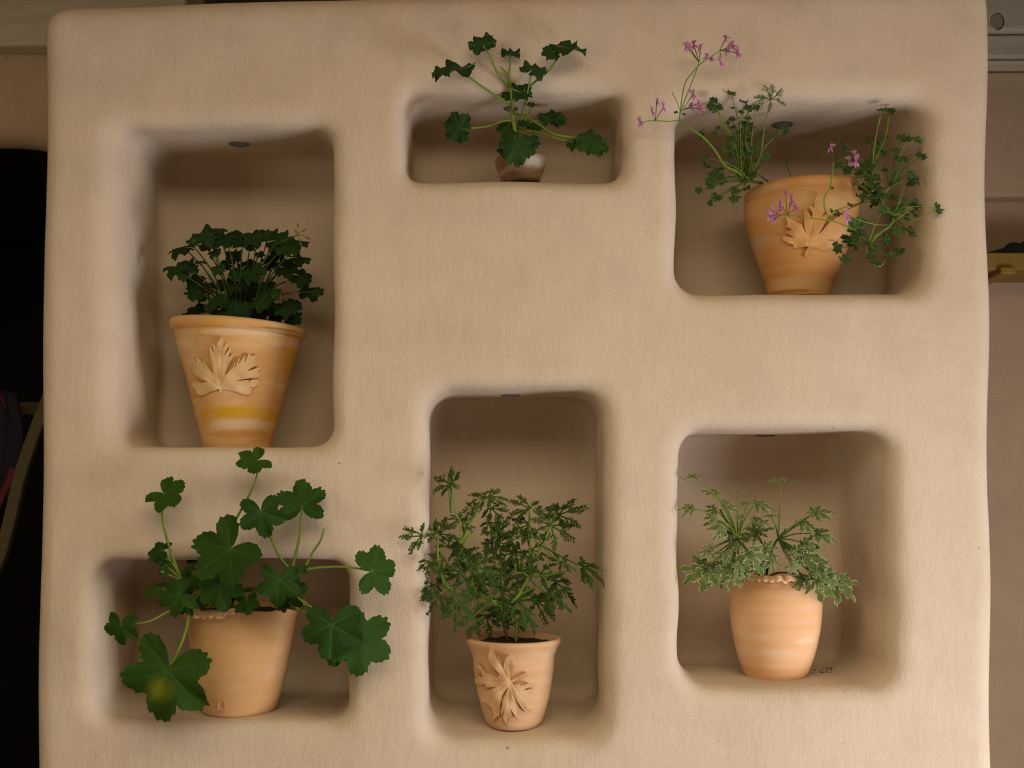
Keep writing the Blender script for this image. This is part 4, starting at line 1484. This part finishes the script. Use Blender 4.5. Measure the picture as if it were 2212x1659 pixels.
for i, (x, y, R, an, el) in enumerate(UL):
    px, py = c1(x, y)
    low = (y - 300) / 1000.0
    Yl = 0.15 + rng.uniform(-0.085, 0.075) - 0.03 * (1 - abs(low))
    put_leaf(P_UL, PR, px, py, Yl, R / 5.821 * 1.34, an, el * 0.8 + rng.uniform(-8, 8), rng.uniform(-20, 20), rng)
    bx = 1080 + (x - 1080) * 0.22 + rng.uniform(-40, 40)
    auto_stalk(P_UL, (*c1(bx, 1340), 0.17 + rng.uniform(-0.03, 0.03)), (px, py, Yl), 0.0019, 0.0013, S_UL, 0.14, rng)
cs(c1, P_UL, [([(1085, 1330, 0.17), (1085, 1050, 0.14), (1000, 900, 0.12)], 0.003, 0.002), ([(1150, 1330, 0.16), (1270, 980, 0.12), (1310, 640, 0.10)], 0.003, 0.002),
              ([(1290, 700, 0.10), (1400, 500, 0.08), (1500, 390, 0.07), (1640, 330, 0.06), (1765, 275, 0.05)], 0.0024, 0.0014)], S_UL, 'stem')


def bud_cluster(parent, conv, org, tips, Y, mat, name):
    for tx, ty in tips:
        V, Fc = [], []
        a, b = at(*conv(*org), Y), at(*conv(tx, ty), Y - 0.004)
        tube_vf([a, a.lerp(b, 0.5) + Vector((0, 0, 0.002)), b], 0.0007, 0.0008, V, Fc, 5, 4)
        d = (b - a).normalized()
        tube_vf([b - d * 0.002, b + d * 0.0015, b + d * 0.005, b + d * 0.007], 0.0026, 0.0008, V, Fc, 6, 3)
        link(name, new_mesh(name, V, Fc, mat), parent)


bud_cluster(P_UL, c1, (1765, 275), [(1768, 160), (1840, 220), (1895, 318), (1742, 235), (1800, 390)], 0.05, M_BUD, 'flower_bud')
cs(c1, P_UL, [([(1400, 1100, 0.12), (1560, 1090, 0.08), (1640, 1090, 0.07)], 0.001, 0.0008), ([(1640, 1090, 0.07), (1590, 1020, 0.06), (1560, 980, 0.06)], 0.0009, 0.0007)], S_RED, 'dry_stalk')
bud_cluster(P_UL, c1, (1560, 980), [(1620, 880), (1695, 1012), (1548, 1055)], 0.06, S_RED, 'dry_bud')

# ------------------------------------------------------------------ bottom centre: feathery plant (origin 850,990, scale 4.047)
rng = random.Random(41)
PR = [feather_leaf(400 + i, L_CB, 1.25) for i in range(7)]


def c7(x, y):
    return 850 + x / 4.047, 990 + y / 4.047


CBL = [(500, 232, 200, 135, 30), (480, 225, 110, 20, 30), (795, 340, 190, 75, 45), (835, 335, 180, 0, 40), (790, 340, 190, 170, 45), (1190, 442, 200, 135, 45), (1285, 470, 150, 60, 55), (1440, 500, 235, 15, 50), (1430, 470, 160, 130, 50),
       (1375, 590, 225, -32, 25), (1360, 580, 170, 120, 30), (1190, 580, 190, 200, 35), (250, 680, 190, 178, 20), (385, 650, 200, 130, 40), (400, 660, 180, 40, 40), (560, 540, 130, 70, 45), (600, 560, 145, 10, 40),
       (310, 900, 150, -105, 20), (340, 1100, 175, -112, 20), (400, 1190, 185, -122, 20), (550, 1250, 230, -92, 10), (520, 1200, 200, -30, 20), (855, 430, 165, -62, 25), (700, 440, 130, 165, 40),
       (935, 660, 170, 60, 30), (930, 660, 150, 165, 30), (900, 740, 200, -15, 40), (870, 740, 150, 175, 35), (1062, 840, 150, 20, 30), (1050, 830, 190, 192, 30), (1060, 820, 150, 85, 30),
       (560, 870, 200, -35, 25), (450, 880, 180, 200, 25), (560, 885, 200, 40, 35), (700, 950, 200, -15, 30), (640, 1050, 200, -62, 15), (780, 1000, 180, -40, 20), (1460, 915, 130, 105, 35), (1640, 950, 245, -28, 45),
       (1640, 945, 190, 35, 55), (1460, 910, 165, 0, 65), (1400, 1080, 290, -25, 40), (1350, 1190, 220, -38, 25), (1280, 1010, 200, 20, 40), (1185, 1030, 180, 125, 25), (1090, 1245, 310, -38, 20), (1250, 1250, 215, -42, 15),
       (985, 1290, 200, -78, 5), (960, 1290, 225, -135, 15), (820, 1370, 170, -95, 0), (705, 1400, 165, -112, 5), (1000, 1300, 185, 170, 25), (860, 1240, 205, 155, 30), (750, 1100, 200, -10, 25), (900, 1100, 200, 65, 25),
       (1000, 1000, 200, 105, 25), (1100, 950, 200, 30, 25), (950, 1180, 185, 20, 20), (600, 760, 170, -150, 20), (480, 780, 170, 70, 30), (1250, 700, 170, 72, 35), (1200, 800, 170, 0, 30), (1090, 700, 180, 95, 30),
       (850, 560, 150, -90, 15), (660, 830, 170, -100, 10), (800, 880, 170, 60, 30), (1080, 1080, 180, -20, 20), (600, 1000, 170, 150, 20), (420, 1000, 150, -60, 20), (1080, 1420, 110, -60, 10), (1060, 1470, 60, 60, 20)]
NODES7 = [(500, 480, -0.02), (800, 350, 0.03), (620, 660, 0.05), (560, 860, 0.06), (400, 960, 0.02), (390, 700, 0.0), (490, 1140, 0.03), (680, 1170, 0.06), (960, 1290, 0.08), (1080, 1210, 0.07), (1180, 1035, 0.06), (1300, 765, 0.05), (1380, 600, 0.04), (1190, 700, 0.05), (940, 1000, 0.10), (930, 740, 0.10)]
for i, (x, y, R, an, el) in enumerate(CBL):
    px, py = c7(x, y)
    nd = min(NODES7, key=lambda q: (q[0] - x) ** 2 + 0.6 * (q[1] - y - 120) ** 2)
    Yl = nd[2] + rng.uniform(-0.06, 0.05)
    if px < 925 or px > 1290:
        Yl = -0.03
    put_leaf(P_CB, PR, px, py, Yl, R / 4.047, an, el + rng.uniform(-10, 10), rng.uniform(-30, 30), rng)
    if (nd[0] - x) ** 2 + (nd[1] - y) ** 2 > 900:
        auto_stalk(P_CB, (*c7(nd[0], nd[1]), nd[2]), (px, py, Yl), 0.0016, 0.0012, S_GREEN if i % 3 else S_DARK, 0.08, rng)
cs(c7, P_CB, [([(1000, 1600, 0.11), (965, 1450, 0.09), (945, 1310, 0.08)], 0.0042, 0.0036)], S_WOODY, 'stem')
cs(c7, P_CB, [([(1072, 1610, 0.10), (1076, 1500, 0.09), (1085, 1400, 0.08)], 0.0040, 0.0028),
              ([(950, 1310, 0.08), (800, 1210, 0.07), (680, 1170, 0.06), (490, 1140, 0.03), (410, 1000, 0.02), (385, 850, 0.0), (388, 690, 0.0)], 0.0042, 0.0024),
              ([(700, 1170, 0.06), (600, 1000, 0.06), (560, 860, 0.06), (610, 690, 0.05), (700, 520, 0.04), (800, 345, 0.03)], 0.0040, 0.0024),
              ([(700, 640, 0.05), (640, 700, 0.05), (560, 860, 0.06)], 0.0022, 0.0022),
              ([(560, 860, 0.06), (590, 620, 0.02), (540, 440, -0.01), (502, 235, -0.02)], 0.0020, 0.0014),
              ([(955, 1300, 0.08), (1080, 1210, 0.07), (1180, 1035, 0.06), (1240, 890, 0.055), (1300, 760, 0.05), (1380, 590, 0.04)], 0.0042, 0.0026),
              ([(1185, 1000, 0.06), (1190, 800, 0.055), (1192, 600, 0.05), (1190, 445, 0.05)], 0.0026, 0.0016),
              ([(1275, 790, 0.05), (1220, 670, 0.05), (1190, 600, 0.05)], 0.002, 0.0014),
              ([(1180, 1040, 0.06), (1330, 1020, 0.03), (1480, 995, 0.0), (1640, 950, -0.03)], 0.0022, 0.0016),
              ([(1100, 1190, 0.07), (1240, 1130, 0.05), (1400, 1085, 0.03)], 0.002, 0.0014),
              ([(950, 1300, 0.08), (940, 1150, 0.10), (935, 900, 0.10), (930, 720, 0.10)], 0.003, 0.002),
              ([(1070, 1000, 0.06), (1060, 900, 0.05), (1050, 840, 0.05)], 0.0022, 0.0016)], S_GREEN, 'stem')

# ------------------------------------------------------------------ lower right: variegated plant (origin 1450,1000, scale 5.185)
rng = random.Random(51)
PR = [lobed_leaf(500 + i, L_LR) for i in range(8)]


def c8(x, y):
    return 1450 + x / 5.185, 1000 + y / 5.185


LRL = [(250, 150, 155, 100, 70), (490, 340, 145, 95, 60), (735, 270, 95, 100, 55), (1225, 190, 175, 92, 76), (230, 500, 140, 165, 50), (600, 430, 80, 70, 55), (600, 495, 140, 20, 45), (490, 520, 120, 190, 35), (470, 600, 105, -120, 20),
       (850, 450, 90, 150, 62), (945, 460, 200, -5, 60), (800, 590, 95, 170, 62), (940, 640, 150, 0, 62), (1110, 590, 105, 90, 68), (1600, 560, 205, 20, 55), (1450, 680, 190, -12, 60), (1620, 790, 240, -25, 55),
       (1500, 905, 150, 0, 40), (530, 650, 150, 205, 45), (560, 725, 150, -130, 30), (650, 780, 120, -140, 35), (950, 765, 180, 60, 20), (930, 800, 160, 170, 30), (880, 1010, 240, -60, 12), (1100, 1060, 155, -72, 8), (1050, 955, 125, 0, 30),
       (440, 1160, 235, -102, 20), (400, 1195, 290, 210, 40), (560, 1130, 115, 55, 30), (690, 1245, 175, -102, 18), (780, 1235, 150, 28, 42), (650, 1205, 125, 175, 40), (1430, 1000, 290, -32, 45), (1650, 1130, 180, -76, 20),
       (1350, 1140, 120, -60, 8), (1370, 1015, 80, 60, 30), (1490, 1090, 105, 30, 35), (1480, 1290, 150, -112, 15), (1640, 1310, 245, -52, 20), (1770, 1270, 125, 80, 30), (1775, 1290, 140, -80, 15), (1850, 1330, 250, -52, 40),
       (400, 980, 125, -85, 35), (450, 960, 85, 100, 40), (600, 1010, 135, -100, 25), (700, 1085, 150, -100, 20), (790, 1150, 150, -92, 20), (1560, 1200, 125, -30, 50), (860, 860, 110, 120, 30), (760, 930, 120, 170, 40), (360, 1090, 110, 200, 45), (1180, 730, 40, 100, 30), (1280, 750, 45, 50, 50), (1000, 1130, 120, -110, 10)]
NODES8 = [(740, 840, 0.05), (1200, 850, 0.06), (1060, 1000, 0.08), (660, 700, 0.04)]
for i, (x, y, R, an, el) in enumerate(LRL):
    px, py = c8(x, y)
    nd = min(NODES8[:3], key=lambda q: (q[0] - x) ** 2 + 0.4 * (q[1] - y) ** 2)
    Yl = nd[2] + rng.uniform(-0.06, 0.03) - (0.03 if y > 900 else 0)
    if px < 1475:
        Yl = min(Yl, 0.02)
    put_leaf(P_LR, PR, px, py, Yl, R / 5.185 * 1.16, an, el + rng.uniform(-8, 8), rng.uniform(-25, 25), rng)
    auto_stalk(P_LR, (*c8(nd[0], nd[1]), nd[2]), (px, py, Yl), 0.0018, 0.0013, S_GREEN if y < 700 else S_DARK, 0.06, rng)
cs(c8, P_LR, [([(1000, 1290, 0.13), (960, 1150, 0.09), (850, 980, 0.06), (740, 840, 0.05), (620, 650, 0.04), (545, 520, 0.03)], 0.0042, 0.0026),
              ([(1050, 1290, 0.14), (1090, 1100, 0.09), (1150, 930, 0.07), (1200, 850, 0.06), (1400, 700, 0.04), (1590, 570, 0.02)], 0.0042, 0.0020),
              ([(1060, 1290, 0.14), (1200, 1230, 0.10), (1450, 1250, 0.04), (1640, 1310, 0.0)], 0.0026, 0.0016)], S_DARK, 'stem')

# ------------------------------------------------------------------ upper right: small fan leaves and pink flowers
rng = random.Random(61)
PR = [fan_leaf(600 + i, L_UR) for i in range(7)]
PRF = [feather_leaf(690 + i, L_URF, 0.7, 0.9) for i in range(2)]


def c5(x, y):
    return 1370 + x / 4.046, 50 + y / 4.046


def c6(x, y):
    return 1580 + x / 3.770, 200 + y / 3.770


URL = [(850, 620, 45), (1030, 545, 40), (680, 740, 50), (730, 760, 52), (690, 690, 42), (890, 720, 58), (950, 690, 38), (930, 785, 28), (990, 755, 44), (1060, 750, 38), (1000, 840, 38), (860, 850, 34), (820, 880, 28), (950, 890, 42), (740, 920, 30), (850, 920, 42), (1000, 920, 48), (700, 980, 42),
       (960, 980, 58), (850, 1030, 48), (980, 1030, 60), (590, 990, 45), (1110, 970, 34), (1150, 960, 32), (1300, 935, 46), (1215, 1000, 40), (1105, 1040, 28), (830, 1105, 52), (950, 1110, 48), (1035, 1120, 52), (880, 1160, 62), (1000, 1150, 42), (650, 1180, 48), (620, 1240, 38), (660, 1255, 48), (860, 1250, 42),
       (770, 1280, 28), (1060, 1210, 32), (1140, 1185, 46), (720, 1360, 80), (670, 1400, 55), (780, 1350, 62), (580, 1460, 42), (690, 1410, 52), (890, 1450, 48), (890, 1520, 52), (730, 1510, 52), (675, 1570, 32), (980, 1440, 38), (1030, 1340, 42), (1320, 1205, 30)]
for i, (x, y, R) in enumerate(URL):
    px, py = c5(x, y)
    Yl = 0.06 + rng.uniform(-0.07, 0.06) - (0.05 if y < 900 else 0)
    if px < 1500 and y < 1100:
        Yl = -0.02
    base = (970 + rng.uniform(-50, 60), 1375 + rng.uniform(-20, 20))
    up = math.degrees(math.atan2(base[1] - y, x - base[0]))
    if i == len(URL) - 1:
        base = (1370, 1335)
    el = rng.uniform(5, 60) if y < 1300 else rng.uniform(-10, 40)
    put_leaf(P_UR, PR, px, py, Yl, R / 4.046 * 1.28, up + rng.uniform(-35, 35), el, rng.uniform(-40, 40), rng)
    auto_stalk(P_UR, (*c5(*base), 0.08), (px, py, Yl), 0.0012, 0.0009, S_GREEN if y < 800 or i % 4 == 0 else S_DARK, 0.10, rng)
put_leaf(P_UR, PRF, *c5(1195, 665), -0.03, 50, 75, 15, 0, rng)
put_leaf(P_UR, PRF, *c5(1195, 668), -0.028, 40, 175, 30, 0, rng)
cs(c5, P_UR, [([(1060, 1290, 0.05), (1110, 1120, 0.0), (1140, 900, -0.02), (1195, 670, -0.03)], 0.0016, 0.0012)], S_GREEN)
cs(c5, P_UR, [([(1120, 1400, 0.12), (1060, 1390, 0.09), (970, 1375, 0.08)], 0.0036, 0.0030), ([(1180, 1390, 0.12), (1130, 1355, 0.10), (1020, 1270, 0.08)], 0.0014, 0.0010)], S_DARK, 'stem')

URR = [(1230, 150, 46), (1290, 160, 42), (905, 410, 46), (920, 460, 40), (1130, 380, 32), (1120, 410, 28), (1185, 415, 28), (1240, 375, 36), (1380, 380, 48), (1430, 395, 42), (1510, 400, 48), (1330, 480, 48), (1210, 490, 56), (1350, 550, 42), (1400, 560, 42), (1620, 475, 50), (1540, 525, 48), (970, 630, 55), (1060, 665, 46),
       (890, 590, 50), (1100, 600, 52), (1160, 560, 34), (1120, 765, 42), (1440, 670, 42), (1450, 720, 56), (1525, 730, 42), (1330, 710, 48), (1100, 700, 62), (1080, 800, 62), (1160, 780, 70), (1180, 860, 70), (1060, 860, 52), (1255, 640, 34), (1200, 700, 44), (1310, 870, 52), (1400, 890, 52), (1480, 930, 56), (1490, 880, 42),
       (1480, 990, 42), (1670, 945, 52), (980, 920, 38), (880, 990, 40), (820, 970, 26), (1030, 1110, 85), (1080, 1080, 62), (990, 1230, 80), (1040, 1180, 62), (930, 1190, 42), (860, 1260, 52), (890, 1270, 42), (940, 1350, 55), (1150, 1260, 52), (1140, 1330, 38), (1160, 1380, 46), (1260, 1330, 46), (1240, 1200, 52), (1370, 1280, 48),
       (1440, 1110, 50), (1460, 1160, 38), (1360, 1110, 52), (1240, 970, 60), (1300, 1000, 52), (1350, 960, 60), (1420, 1010, 42), (1150, 900, 62), (1000, 1060, 52), (1120, 620, 60), (1140, 680, 60), (1100, 860, 60), (1200, 820, 60)]
NODES6 = [(1135, 660, 0.05), (1290, 770, 0.02), (1320, 1000, -0.01), (1115, 1225, -0.02), (1060, 900, 0.03)]
for i, (x, y, R) in enumerate(URR):
    px, py = c6(x, y)
    nd = min(NODES6, key=lambda q: (q[0] - x) ** 2 + 0.5 * (q[1] - y - 60) ** 2)
    Yl = nd[2] + rng.uniform(-0.06, 0.05)
    if px < 1860 and py > 380:
        Yl = -0.02 + rng.uniform(-0.04, 0.01)
    up = math.degrees(math.atan2(nd[1] - y, x - nd[0]))
    put_leaf(P_UR, PR, px, py, Yl, R / 3.770 * 1.25, up + rng.uniform(-30, 30), rng.uniform(0, 55), rng.uniform(-40, 40), rng)
    auto_stalk(P_UR, (*c6(nd[0], nd[1]), nd[2]), (px, py, Yl), 0.0012, 0.0009, S_GREEN if i % 3 == 0 else S_DARK, 0.10, rng)
cs(c6, P_UR, [([(900, 720, 0.12), (1000, 690, 0.08), (1135, 660, 0.05), (1160, 560, 0.03)], 0.0030, 0.0020),
              ([(920, 730, 0.11), (1060, 760, 0.05), (1180, 860, 0.02), (1290, 770, 0.02), (1360, 640, 0.02)], 0.0030, 0.0018),
              ([(1180, 860, 0.02), (1250, 920, 0.0), (1320, 1000, -0.01), (1290, 1090, -0.02), (1190, 1150, -0.02), (1115, 1225, -0.02)], 0.0028, 0.0020),
              ([(1115, 1225, -0.02), (1160, 1100, -0.03), (1220, 980, -0.02)], 0.0022, 0.0016),
              ([(1120, 1235, -0.02), (1230, 1130, -0.03), (1350, 1030, -0.03), (1470, 940, -0.03)], 0.0020, 0.0012),
              ([(1100, 1240, -0.02), (1110, 1330, -0.03), (1190, 1415, -0.03), (1240, 1390, -0.03), (1260, 1335, -0.03)], 0.0016, 0.0010),
              ([(1150, 560, 0.03), (1170, 400, 0.0), (1210, 190, -0.01)], 0.0014, 0.0010), ([(1160, 560, 0.03), (1250, 380, 0.0), (1282, 190, -0.01)], 0.0014, 0.0010),
              ([(1320, 1000, -0.01), (1260, 940, -0.01), (1210, 860, -0.01)], 0.0012, 0.0010), ([(1320, 1000, -0.01), (1370, 880, -0.01), (1410, 760, -0.01)], 0.0014, 0.0010),
              ([(1410, 1060, -0.01), (1520, 1030, -0.03), (1670, 945, -0.04)], 0.0012, 0.0009)], S_GREEN, 'stem')


# flowers: five narrow petals, two upright and broader, three hanging, on a thin tube with a green calyx
def flower_mesh(seed):
    g = random.Random(seed)
    V, Fc, vein, edge = [], [], [], []
    for a, L, W in ((72, 1.0, 0.21), (108, 1.0, 0.21), (-58, 0.95, 0.13), (-90, 1.0, 0.14), (-122, 0.95, 0.13)):
        a = math.radians(a + g.uniform(-14, 14))
        L *= g.uniform(0.8, 1.1)
        ca, sa = math.cos(a), math.sin(a)
        prev = None
        bend = g.uniform(0.1, 0.7)
        for i in range(6):
            s = i / 5
            w = W * (0.25 + 0.9 * math.sin(math.pi * min(1, s * 0.92 + 0.02)) ** 0.8)
            row = []
            for q in (-1, 0, 1):
                u, v = s * L, q * w
                row.append(len(V))
                V.append((u * ca - v * sa, u * sa + v * ca, 0.30 * s - bend * s * s + 0.12 * abs(q) * w * 4))
                vein.append(0.8 if (q == 0 and s < 0.55) else 0.0)
                edge.append(s)
            if prev:
                for k in (0, 1):
                    Fc.append((prev[k], row[k], row[k + 1], prev[k + 1]))
            prev = row
    me = new_mesh('flower', V, Fc, M_PETAL)
    set_attr(me, 'vein', vein)
    set_attr(me, 'edge', edge)
    return me


FM = [flower_mesh(i) for i in range(5)]


def flower(conv, x, y, Y, R, rng, org=None):
    px, py = conv(x, y)
    o = bpy.data.objects.new('flower', rng.choice(FM))
    COL.objects.link(o)
    o.parent = P_UR
    o.matrix_parent_inverse = _PM[P_UR.name].inverted()
    m = leaf_matrix(px, py, Y, R, rng.uniform(-28, 28), rng.uniform(-10, 35), rng.uniform(-50, 50))
    o.matrix_basis = m
    if org:
        a, b = at(*conv(*org), Y + 0.004), at(px, py, Y + 0.002)
        V, Fc = [], []
        tube_vf([a, a.lerp(b, 0.5) + Vector((0, 0, 0.001)), b], 0.0007, 0.0011, V, Fc, 5, 4)
        d = (b - a).normalized()
        tube_vf([b - d * 0.004, b - d * 0.001, b + d * 0.001], 0.0014, 0.0020, V, Fc, 6, 2)
        link('flower_stalk', new_mesh('flower_stalk', V, Fc, S_DARK), P_UR)


for x, y, org in ((455, 205, (568, 345)), (520, 190, (568, 345)), (580, 215, (568, 345)), (630, 295, (600, 320)), (680, 320, (640, 310)), (800, 130, (750, 240)), (825, 225, (750, 240)), (860, 195, (790, 225)), (905, 262, (750, 240)), (755, 345, (752, 245)),
                  (155, 770, (185, 852)), (198, 680, (185, 852)), (255, 738, (185, 852)), (52, 868, (80, 870)), (505, 725, (415, 770)), (560, 700, (415, 770)), (515, 622, (430, 750)), (572, 745, (450, 750)), (480, 210, (568, 345))):
    flower(c5, x, y, -0.06 + rng.uniform(-0.015, 0.015), rng.uniform(12, 15), rng, org)
for x, y, org in ((440, 822, (455, 1000)), (392, 890, (455, 1000)), (490, 880, (460, 1000)), (395, 950, (440, 1000)), (325, 960, (400, 995)), (310, 1005, (400, 995)), (345, 1035, (400, 1000)), (525, 940, (460, 1000)), (812, 450, (830, 570)), (958, 555, (850, 565)), (1005, 505, (850, 560)), (1015, 560, (850, 565)), (940, 1010, (960, 1000))):
    flower(c6, x, y, -0.075 + rng.uniform(-0.01, 0.01), rng.uniform(12, 16), rng, org)
cs(c5, P_UR, [([(960, 1345, 0.08), (880, 1290, 0.03), (790, 1240, 0.0), (700, 1105, -0.03), (610, 1005, -0.045), (500, 925, -0.055), (398, 848, -0.06)], 0.0026, 0.0020),
              ([(395, 850, -0.06), (300, 858, -0.06), (190, 853, -0.06), (110, 856, -0.06), (75, 872, -0.06)], 0.0012, 0.0009),
              ([(395, 848, -0.06), (408, 730, -0.06), (440, 540, -0.06), (510, 430, -0.06), (590, 350, -0.06), (690, 280, -0.06), (750, 240, -0.06)], 0.0014, 0.0010),
              ([(400, 800, -0.06), (440, 680, -0.06), (490, 555, -0.06), (545, 410, -0.06), (568, 345, -0.06)], 0.0012, 0.0009),
              ([(398, 830, -0.06), (405, 790, -0.06), (415, 770, -0.06), (450, 740, -0.06)], 0.0011, 0.0008),
              ([(400, 760, -0.06), (370, 680, -0.06), (343, 630, -0.06), (335, 605, -0.06)], 0.0007, 0.0012)], S_GREEN, 'flower_stem')
cs(c6, P_UR, [([(1030, 1130, -0.04), (940, 1090, -0.06), (870, 1060, -0.07), (800, 1042, -0.075), (640, 1022, -0.075), (460, 1000, -0.075), (400, 995, -0.075)], 0.0018, 0.0010),
              ([(800, 1042, -0.075), (762, 950, -0.075), (758, 850, -0.075), (800, 780, -0.075), (820, 670, -0.075), (830, 565, -0.075)], 0.0014, 0.0014),
              ([(1300, 1080, -0.03), (1180, 1075, -0.05), (1060, 1045, -0.06), (960, 1000, -0.072)], 0.0011, 0.0008),
              ([(810, 1040, -0.075), (825, 990, -0.075), (850, 970, -0.075)], 0.0009, 0.0007)], S_GREEN, 'flower_stem')
for x, y, R, an in ((365, 785, 14, 110), (430, 800, 14, 40)):
    put_leaf(P_UR, PR, *c5(x, y), -0.06, R / 2.2, an, 30, 0, rng)
for x, y in ((815, 780), (870, 525), (855, 970)):
    put_leaf(P_UR, PR, *c6(x, y), -0.075, 6, 30, 30, 0, rng)

# crumbs of soil spilled on the floor of the lower right niche
rng = random.Random(71)
V, Fc = [], []
for k in range(60):
    px, Yc = rng.gauss(1785, 13), rng.uniform(0.18, 0.27)
    x = at(px, 0, Yc).x
    z = floor_z(x, Yc, EYE - 0.35)
    r = rng.uniform(0.0006, 0.0020)
    b = len(V)
    V += [(x - r, Yc, z + r * .4), (x + r, Yc - r * .3, z + r * .4), (x, Yc - r, z + r * .2), (x, Yc + r, z + r * .3), (x, Yc, z + r * 1.3), (x + r * .2, Yc, z - r * .4)]
    Fc += [tuple(b + i for i in f) for f in ((0, 2, 4), (2, 1, 4), (1, 3, 4), (3, 0, 4), (2, 0, 5), (1, 2, 5), (3, 1, 5), (0, 3, 5))]
o = link('soil_crumbs', new_mesh('soil_crumbs', V, Fc, M_SOIL, False))
tag(o, 'dark soil crumbs scattered on the lower right niche floor', 'soil')
o['kind'] = 'stuff'
